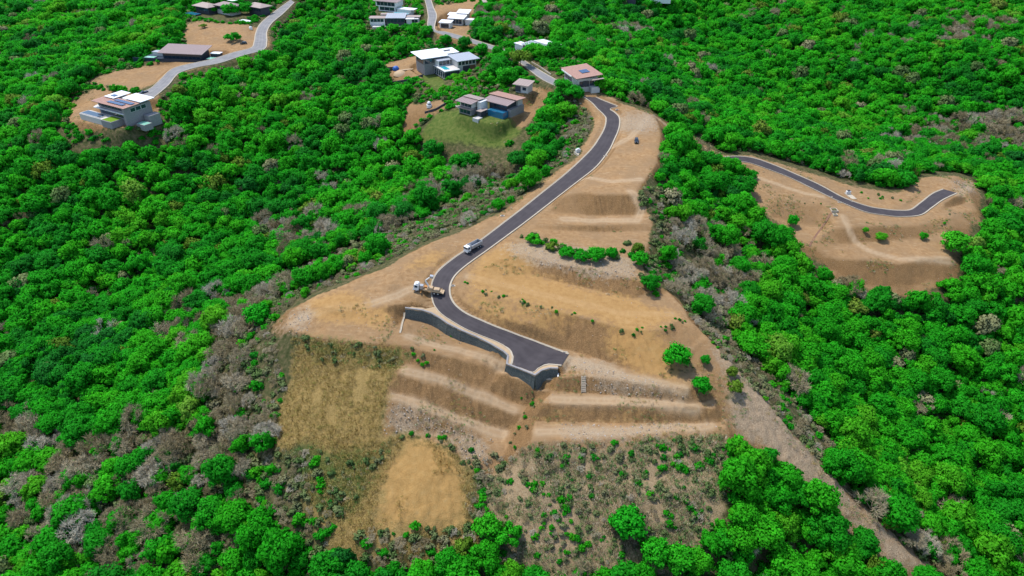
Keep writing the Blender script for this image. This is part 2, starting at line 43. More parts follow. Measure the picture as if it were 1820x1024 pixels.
'zones':[('tan',[(38.79,389.29),(47.3,378.98),(58.02,369.86),(76.49,359.59),(74.24,330.51),(67.71,297.12),(54.1,266.36),(57.15,249.74),(51.62,231.07),(46.93,211.8),(57.24,210.2),(61.22,201.14),(69.12,194.21),(73.3,180.78),(68.32,167.05),(64.12,150.5),(15.24,148.11),(4.25,148.7),(-8.49,145.34),(-11.86,145.0),(-19.09,153.19),(-33.23,156.78),(-40.91,151.75),(-39.41,166.43),(-39.16,181.42),(-58.0,182.5),(-75.45,188.71),(-82.39,196.25),(-77.57,201.27),(-63.16,210.06),(-44.63,224.33),(-33.29,238.47),(-16.08,250.8),(-2.39,264.62),(12.53,283.51),(26.15,300.95),(35.7,321.31),(43.76,347.98),(39.99,365.31),(35.47,379.23)]),('tan',[(105.59,338.38),(128.13,345.36),(156.19,336.75),(171.51,329.01),(188.07,325.89),(197.97,322.07),(221.7,345.87),(260.73,363.82),(238.43,315.09),(213.53,285.47),(197.83,265.73),(177.81,250.21),(163.15,250.14),(145.73,257.76),(133.58,267.81),(128.03,284.76),(118.6,294.81),(113.62,307.33),(118.84,327.67)]),('tan',[(-248.33,551.73),(-194.78,532.91),(-182.73,532.9),(-164.95,482.47),(-175.53,469.87),(-216.01,437.99),(-226.59,419.97),(-274.24,437.62),(-258.62,451.93),(-234.91,465.87),(-224.78,488.85)]),('tan',[(-263.82,413.09),(-260.23,424.44),(-211.98,410.7),(-204.49,389.1),(-208.56,367.56),(-238.35,370.32),(-255.05,385.26)]),('tan',[(-62.44,581.99),(-27.45,599.61),(-32.2,514.36),(-22.61,476.26),(-51.05,499.6)]),('tan',[(-83.63,475.35),(-60.33,473.61),(-53.1,436.88),(-74.77,437.46),(-85.68,463.8)]),('tan',[(-12.69,358.35),(11.37,398.39),(25.42,389.62),(12.39,371.31),(-1.49,349.72)]),('tan',[(74.07,355.15),(86.9,355.96),(108.87,341.98),(105.49,334.33),(83.9,340.52),(73.81,344.95)]),('tan',[(-62.25,407.01),(-39.46,398.99),(-38.61,387.43),(-54.79,383.76),(-58.94,374.11),(-63.78,380.02)]),('tan',[(-4.56,597.06),(-68.77,600.78),(-71.8,632.49),(-4.79,633.43)]),('orange',[(-17.93,211.0),(-14.71,220.66),(-8.33,217.45),(-1.04,215.47),(7.32,218.58),(16.52,214.16),(30.51,209.14),(47.79,202.36),(58.35,200.16),(58.29,194.84),(51.32,188.5),(41.65,187.67),(21.31,194.79),(-1.99,203.86)]),('orange',[(-19.14,207.0),(-12.03,205.78),(1.97,199.31),(19.25,191.47),(17.22,188.19),(-1.94,193.41),(-15.79,199.56)]),('orange',[(-13.91,226.85),(2.21,238.76),(10.73,228.54),(6.29,219.41),(-1.04,215.47),(-8.33,217.45)]),('orange',[(-30.45,154.86),(-20.82,153.19),(-15.91,141.9),(-13.74,130.0),(-24.04,127.97),(-40.22,129.34),(-38.17,139.74),(-34.86,147.84)]),('orange',[(-43.89,219.23),(-32.22,228.27),(-24.09,234.51),(-19.95,238.55),(-25.62,225.68),(-35.1,215.45)]),('orange',[(-74.22,196.38),(-70.14,204.75),(-58.5,207.2),(-49.3,200.43),(-41.04,196.5),(-42.13,190.46),(-59.65,191.88)]),('orange',[(10.61,162.14),(63.33,160.78),(64.46,158.17),(8.78,158.65)]),('orange',[(34.11,187.42),(50.9,185.42),(57.01,175.89),(51.69,166.59),(38.51,174.89),(28.15,182.05)]),('rock',[(-39.25,164.99),(-26.48,160.66),(-14.08,157.56),(-5.26,155.05),(-11.9,145.87),(-18.3,154.38),(-26.3,156.98),(-39.75,153.54)]),('rock',[(23.55,171.07),(56.82,164.78),(56.69,163.26),(23.41,167.69)]),('rock',[(12.26,157.83),(64.67,157.44),(62.42,155.07),(50.07,153.86),(15.36,150.82)]),('tan',[(66.73,187.55),(73.3,180.78),(79.75,171.14),(88.34,161.36),(95.33,153.46),(102.41,145.69),(118.01,134.88),(134.56,126.73),(120.17,122.02),(107.24,126.34),(97.72,136.36),(87.17,144.85),(74.1,150.74),(64.12,150.5),(66.89,159.72),(72.04,167.34),(66.49,176.63)]),('path',[(67.29,188.04),(73.3,180.78),(79.75,171.14),(88.34,161.36),(95.33,153.46),(102.41,145.69),(118.01,134.88),(134.56,126.73),(120.17,122.02),(107.24,126.34),(97.72,136.36),(87.17,144.85),(74.53,152.55),(66.12,154.7),(70.18,167.19),(66.49,176.63)]),('tan',[(134.13,270.31),(146.89,262.52),(201.04,269.72),(193.63,257.7),(177.62,249.67),(158.0,249.42),(142.9,256.44)]),('rock',[(3.72,178.76),(18.73,180.71),(48.48,168.81),(55.97,165.57),(16.54,174.8)]),('rock',[(-6.55,233.93),(11.11,239.65),(30.45,232.34),(46.96,226.23),(45.86,211.58),(28.88,215.26),(10.52,221.89)]),('rock',[(-78.52,193.34),(-73.13,200.34),(-68.67,198.34),(-69.46,188.23),(-75.3,187.73)]),('rock',[(48.57,352.06),(76.49,359.59),(73.23,333.03),(50.98,334.92)]),('rock',[(234.88,342.12),(258.49,358.67),(245.14,333.55),(229.32,325.85)]),('dry',[(-74.19,187.12),(-58.06,182.99),(-39.24,182.27),(-33.38,179.39),(-38.32,173.55),(-39.41,166.43),(-41.01,152.59),(-46.11,149.37),(-60.53,152.22),(-75.19,151.99),(-76.15,164.53),(-73.5,174.93)]),('dry',[(-46.34,151.05),(-31.31,154.8),(-19.09,153.19),(-11.0,144.29),(-9.61,127.07),(-10.91,118.48),(-48.87,119.87),(-57.0,130.92),(-62.21,141.57),(-60.53,152.22)]),('green',[(-73.43,152.92),(-60.39,151.39),(-45.99,148.54),(-32.97,154.16),(-37.28,146.84),(-44.28,135.43),(-50.15,130.04),(-61.69,138.58)]),('green',[(-75.26,187.41),(-50.45,182.58),(-31.56,180.1),(-38.32,173.55),(-65.17,179.11)]),('scrub',[(3.41,149.7),(15.3,149.66),(65.6,153.82),(64.02,140.93),(58.61,124.76),(44.78,115.73),(-7.74,116.09),(-9.61,127.07),(-13.12,134.52),(-11.0,144.29)]),('lawn',[(-44.99,385.2),(-25.58,385.95),(-3.09,370.88),(9.1,359.63),(-2.98,348.06),(-40.1,360.5),(-52.35,374.28)]),('lawn',[(-59.81,449.34),(-50.38,465.07),(-39.45,421.5),(-43.78,411.07),(-53.74,425.99)])],
'notree':[[(38.85,397.83),(58.52,373.77),(81.01,374.38),(77.32,335.35),(69.94,300.04),(57.77,270.2),(59.91,251.75),(53.46,232.46),(52.71,215.15),(59.16,213.78),(62.55,202.88),(71.97,197.74),(75.84,181.86),(79.98,168.89),(87.85,161.21),(102.41,145.69),(117.68,134.32),(132.51,126.86),(131.23,124.72),(122.06,122.27),(109.02,126.49),(98.66,136.68),(86.26,144.76),(73.07,150.21),(65.58,149.0),(61.68,133.13),(56.96,124.62),(44.78,115.73),(-7.74,116.09),(-49.0,121.05),(-51.64,128.84),(-61.69,138.58),(-75.19,151.99),(-76.15,164.53),(-74.55,175.19),(-80.63,186.73),(-85.16,199.83),(-80.14,208.85),(-64.83,216.54),(-45.61,230.18),(-33.98,244.07),(-16.43,257.01),(-2.43,269.66),(12.8,290.86),(26.66,308.01),(34.86,324.13),(42.76,349.47),(38.37,367.53),(34.43,382.04)],[(104.61,339.62),(131.22,355.35),(159.96,346.52),(174.67,336.68),(191.6,333.29),(203.32,329.98),(229.01,358.46),(275.65,381.06),(241.62,312.11),(215.69,281.66),(201.05,259.27),(176.08,245.15),(156.93,246.03),(137.62,255.1),(124.58,272.25),(117.58,285.49),(112.1,304.68),(116.34,329.5)],[(-263.13,583.3),(-199.18,590.74),(-191.03,661.49),(-171.69,605.53),(-168.53,538.33),(-153.87,475.52),(-173.18,458.77),(-182.52,442.47),(-201.3,416.45),(-195.49,389.7),(-193.81,361.96),(-239.8,355.15),(-260.01,377.23),(-271.1,424.22),(-266.8,467.86),(-245.68,490.84),(-231.34,495.67)],[(-123.43,595.3),(-124.47,657.88),(4.79,633.22),(-26.21,567.71),(-23.11,488.9),(-10.97,460.41),(-10.41,430.91),(-26.72,408.65),(-46.29,400.89),(-77.71,432.09),(-89.67,477.18),(-65.31,483.56),(-67.51,503.09),(-111.75,525.47)],[(-64.98,415.54),(-36.75,407.75),(-32.38,418.82),(-3.34,411.56),(17.37,434.49),(32.3,449.79),(56.19,468.46),(48.11,387.2),(37.31,379.03),(25.31,387.07),(15.94,388.32),(6.14,365.52),(-1.49,347.41),(-6.0,351.59),(-1.52,363.88),(-40.1,360.5),(-53.78,371.45),(-63.68,372.14)],[(-11.65,492.9),(28.47,518.59),(27.99,469.68),(-3.61,453.09)],[(74.96,359.78),(89.59,361.26),(111.35,345.44),(106.66,333.02),(83.32,337.37),(73.3,341.94)],[(-46.94,388.95),(-3.16,380.3),(12.28,366.48),(0.0,327.2),(-39.53,350.45),(-55.34,370.49)],[(-14.57,358.04),(11.41,400.26),(28.42,386.68),(16.83,365.14),(4.31,332.0),(-11.24,342.38)],[(-94.88,224.84),(-67.66,246.02),(-39.53,250.9),(-14.86,273.99),(13.72,315.6),(28.63,336.93),(37.43,341.26),(30.08,358.92),(14.29,332.46),(-16.66,313.19),(-43.19,278.24),(-72.66,268.3),(-106.31,256.65)],[(52.15,266.07),(69.02,290.44),(65.71,249.41),(58.91,230.08),(64.78,218.76),(51.3,213.01),(50.61,228.85),(58.46,250.46)],[(60.73,201.81),(75.56,206.44),(86.09,192.57),(101.57,173.38),(108.44,163.04),(96.16,152.9),(87.07,159.3),(77.92,168.86),(70.7,178.96),(64.95,188.41)]],
'flank':[[(-129.58,245.5),(-98.3,241.04),(-80.59,206.8),(-82.3,184.08),(-74.76,171.51),(-75.84,159.01),(-82.06,147.96),(-99.59,156.85),(-104.27,182.81)],[(65.68,256.29),(97.45,278.8),(103.75,256.09),(84.99,211.31),(66.73,187.55),(58.53,206.23)]],
'barezone':[[(-128.51,239.27),(-98.3,241.04),(-81.78,210.41),(-84.6,184.94),(-75.81,171.81),(-77.39,161.34),(-82.06,147.96),(-103.08,158.0),(-106.9,183.94)],[(-176.97,165.26),(-148.76,190.12),(-109.78,165.57),(-77.88,146.68),(-86.02,132.84),(-113.28,128.63),(-150.62,132.8)],[(79.62,273.21),(111.31,281.42),(102.45,247.34),(68.32,185.64),(57.0,209.12)],[(231.47,430.43),(295.62,476.71),(355.77,480.72),(357.12,445.08),(284.96,418.07)],[(67.14,250.42),(107.13,274.51),(85.91,214.78),(70.16,207.48)],[(-132.36,256.53),(-88.1,233.28),(-78.8,189.04),(-82.21,173.61),(-99.02,180.41)],[(363.74,611.32),(408.52,591.5),(369.64,550.91),(330.83,558.82)],[(76.72,581.56),(115.6,590.84),(86.71,520.83)],[(-46.28,325.48),(-2.9,333.95),(16.78,323.86),(-2.53,282.88),(-34.83,251.18),(-66.67,264.41)],[(100.11,139.17),(117.68,134.32),(120.99,124.75),(136.89,130.43),(134.83,149.49)],[(-201.87,201.29),(-176.17,202.22),(-163.75,182.43),(-187.43,175.67)],[(-140.23,329.22),(-92.55,319.15),(-80.17,266.9),(-107.56,278.04)],[(-30.61,568.33),(8.63,558.36),(3.88,492.6),(-20.13,514.54)],[(-155.87,248.76),(-130.68,251.94),(-113.33,214.37),(-135.23,213.23)]],
'shrubzone':[[(-94.88,224.84),(-67.66,246.02),(-39.53,250.9),(-14.86,273.99),(13.72,315.6),(28.63,336.93),(37.43,341.26),(30.08,358.92),(14.29,332.46),(-16.66,313.19),(-43.19,278.24),(-72.66,268.3),(-106.31,256.65)],[(52.15,266.07),(69.02,290.44),(65.71,249.41),(58.91,230.08),(64.78,218.76),(51.3,213.01),(50.61,228.85),(58.46,250.46)],[(60.73,201.81),(75.56,206.44),(86.09,192.57),(101.57,173.38),(108.44,163.04),(96.16,152.9),(87.07,159.3),(77.92,168.86),(70.7,178.96),(64.95,188.41)],[(-75.58,153.75),(-60.25,150.57),(-50.79,134.38),(-50.82,122.49),(-66.43,124.96),(-82.91,143.56)],[(-10.38,151.28),(-1.73,151.33),(-3.34,140.62),(-9.56,125.5),(-12.6,142.4)],[(-43.18,127.25),(-24.14,129.37),(-11.35,130.3),(-9.38,120.14),(-32.91,119.17),(-49.07,121.64)]],
'trees':[(53.78,175.54,4.7,7.5,1,'large round bright green tree alone on the tan slope right of the road end'),(63.43,177.26,1.8,3.2,1,'small round green tree just upslope of the tree with the dark shadow'),(59.75,166.01,3.1,5.4,1,'round green tree casting a dark shadow at the end of the upper terrace'),(70.62,167.6,2.9,4.6,2,'yellow-green tree on the stony spur right of the terraces'),(71.43,173.37,2.0,3.4,2,'small yellow-green tree just above the yellow-green tree on the stony spur'),(32.5,125.89,5.3,8.5,1,'large bright green tree alone in the scrub,with bare branches below it'),(-6.71,126.17,4.2,7.5,1,'bright green tree beside the gully,left of a close pair'),(-0.79,123.9,3.9,7.0,1,'bright green tree beside the gully,right of a close pair'),(-7.47,118.8,4.4,7.5,0,'green tree directly below the close pair beside the gully'),(-17.16,117.78,4.6,7.5,0,'green tree at the foot of the orange slope near the lower edge'),(-12.58,121.74,3.2,5.5,2,'olive green tree between the orange slope and the close pair'),(39.37,119.35,4.4,8,1,'bright green tree standing below the lone tree in the scrub'),(45.79,118.02,4.6,8,1,'bright green tree at the bottom of the scrub slope near the forest edge'),(51.25,117.67,4.0,7,0,'dark green tree between the scrub and the dense front forest'),(-92.71,206.38,5.2,8,1,'bright green tree among grey bushes left of the bare shoulder'),(8.35,236.23,3.2,4.2,1,'green bush tree beside the road,leftmost of the row above the ochre bank'),(15.6,231.51,2.6,3.2,2,'yellow-green bush tree second from the road in the row above the bank'),(20.91,226.6,3.0,3.8,1,'green bush tree in the middle of the row above the ochre bank'),(26.2,223.52,2.9,4.0,1,'green bush tree fourth from the road in the row above the bank'),(31.75,223.85,3.8,5.6,1,'tallest bright green tree in the row above the ochre bank'),(37.61,226.75,2.6,4.2,1,'green tree at the far end of the row above the ochre bank'),(47.79,221.74,3.2,5.5,1,'green tree at the tree line just right of the ochre bank'),(48.07,229.43,2.6,4.6,2,'yellow-green tree behind the one just right of the ochre bank'),(49.15,209.41,3.2,5.2,0,'dark green tree at the corner where the bank meets the large graded pad'),(-193.72,497.06,5.6,7,1,'bright green tree alone on the clearing beside the hill road bend'),(-226.88,529.32,3.2,3.2,2,'small olive tree on the clearing below the pavilion roofs'),(-242.61,419.8,2.6,5,1,'small green tree behind the house with the solar roof'),(200.59,274.67,6.6,9,1,'broad green tree at the lower right edge of the graded spur'),(131.15,287.73,2.8,5,1,'small green tree at the left foot of the graded spur'),(120.12,320.66,2.9,4.5,1,'small bright green tree beside the start of the spur road'),(170.07,280.16,3.0,3.0,0,'dark green bush in the middle of the graded spur'),(163.19,282.52,1.5,2.4,0,'tiny round dark bush left of the dark bush on the graded spur'),(191.41,282.91,2.2,3.2,0,'small dark bush between the broad tree and the dark bush on the spur'),(-37.15,451.9,4.6,7.5,1,'round green tree in front of the white house with the turquoise pool'),(-7.59,427.82,6.0,9,0,'dark green tree right of the white house with the turquoise pool'),(5.18,430.6,7.5,11,2,'wide olive green tree behind the brown hut roof'),(-3.31,407.01,6.5,10,1,'bright green tree above the brown roofed house'),(-15.14,413.71,5.0,8,1,'bright green tree directly left of the bright tree above the brown roofed house'),(34.1,376.18,5.5,8,1,'bright green tree below the terracotta roofed house beside the black road'),(28.25,381.95,6,9,0,'dark green tree left of the road below the terracotta roofed house'),(23.28,374.71,6,9,1,'green tree second down the slope below the terracotta roofed house'),(-59.84,508.44,5,8,1,'green tree beside the village road opposite the white units'),(-86.67,527.34,5,7,1,'green tree in front of the long grey roofed house'),(-71.07,518.47,4.5,8,1,'tall green tree at the right end of the long grey roofed house'),(-218.95,567.15,6.5,9,1,'green tree in front of the middle pavilion roof'),(-207.79,573.33,6.5,9,1,'green tree in front of the right pavilion roof'),(-235.07,575.42,3.6,6,1,'smaller green tree in front of the gap between pavilion roofs'),(-45.64,489.99,4.2,7,1,'green tree nearest the white units in front of the village road'),(-31.91,479.55,4.8,8,0,'dark green tree in front of the village road,second from the white units'),(-19.92,463.69,4.4,7.5,1,'green tree above the grey roof wing of the pool house'),(-1.77,442.22,4.6,8,1,'green tree at the bend of the village road beside the olive tree'),(-1.59,384.75,2.6,4,2,'small yellow-green tree beside the pool of the brown roofed house')],
'barelist':[(-132.73,362.5,3.4,6),(-123.31,344.32,4.6,7),(-2.04,522.41,8,11),(30.49,121.02,5,7),(90.34,266.36,6,8),(-23.0,283.43,4.5,6),(-48.36,278.11,5,7),(-103.67,195.52,6,8),(335.53,452.87,8,9),(304.74,536.72,6,9)],
'spots':{'dump': (-15.13,232.87,-131.76,7.18),'rig': (-30.21,206.88,174.65,8.89),'suv': (60.53,321.25,-98.23,4.54),'pickup': (-220.2,410.78,-132.99,4.76),'car2': (-184.45,490.19,-167.84,3.73),'cab1': (31.86,313.86,8.45),'cab2': (168.88,316.85,-14.87),'tank1': (-190.29,525.8,18.48),'dome': (-48.16,395.4,4.01),'yard': (-70.76,453.35,9.34),'stairs0': (23.04,171.6,-10.39),'stairs1': (22.86,167.54,-13.5),'head': (12.74,174.72,-12.8),'inlets': [(-24.88,196.85,-4.28),(-21.4,210.67,-0.84),(44.29,309.39,8.85),(56.12,361.41,13.74),(17.76,183.1,-9.82),(-3.97,257.28,3.58),(159.61,305.6,-13.76),(156.77,310.16,-12.92),(166.23,308.01,-14.32)],'ditch': [(151.65,294.91,-13.85),(146.28,288.26,-16.37),(140.31,280.59,-17.58),(134.15,272.33,-19.43)],'boxes': [(153.23,296.47,-13.45),(152.65,293.16,-14.16)],'chute': [(-37.74,199.09,-4.66),(-37.99,195.84,-5.72),(-37.74,190.11,-4.9),(-37.78,187.55,-4.9)]},
'walls':[('dark low site wall below the dirt yard left of the large white house',[(-75.94,438.1),(-65.31,434.57),(-56.31,440.4)],1.8,'dark'),('dark low wall along the ochre terrace of the domed tank',[(-50.34,389.88),(-43.68,389.44),(-38.36,393.1)],1.2,'dark'),('pale low wall along the top of the lawn below the brown roofed house',[(-37.4,393.35),(-25.26,380.3),(-16.15,372.73)],0.6,'pale'),('pale roadside wall below the terracotta roofed house',[(12.24,436.95),(17.77,425.1),(23.02,412.82)],0.9,'concrete')],
'garden':[[(-123.43,595.3),(-124.47,657.88),(4.79,633.22),(-26.21,567.71),(-23.11,488.9),(-10.97,460.41),(-10.41,430.91),(-26.72,408.65),(-46.29,400.89),(-77.71,432.09),(-89.67,477.18),(-65.31,483.56),(-67.51,503.09),(-111.75,525.47)],[(-64.98,415.54),(-36.75,407.75),(-32.38,418.82),(-3.34,411.56),(17.37,434.49),(32.3,449.79),(56.19,468.46),(48.11,387.2),(37.31,379.03),(25.31,387.07),(15.94,388.32),(6.14,365.52),(-1.49,347.41),(-6.0,351.59),(-1.52,363.88),(-40.1,360.5),(-53.78,371.45),(-63.68,372.14)],[(-11.65,492.9),(28.47,518.59),(27.99,469.68),(-3.61,453.09)],[(-274.38,594.27),(-185.46,659.58),(-153.87,475.52),(-182.52,442.47),(-201.3,416.45),(-195.49,389.7),(-198.36,368.35),(-238.93,362.34),(-257.07,378.46),(-271.1,424.22),(-266.8,467.86),(-245.68,490.84)]],
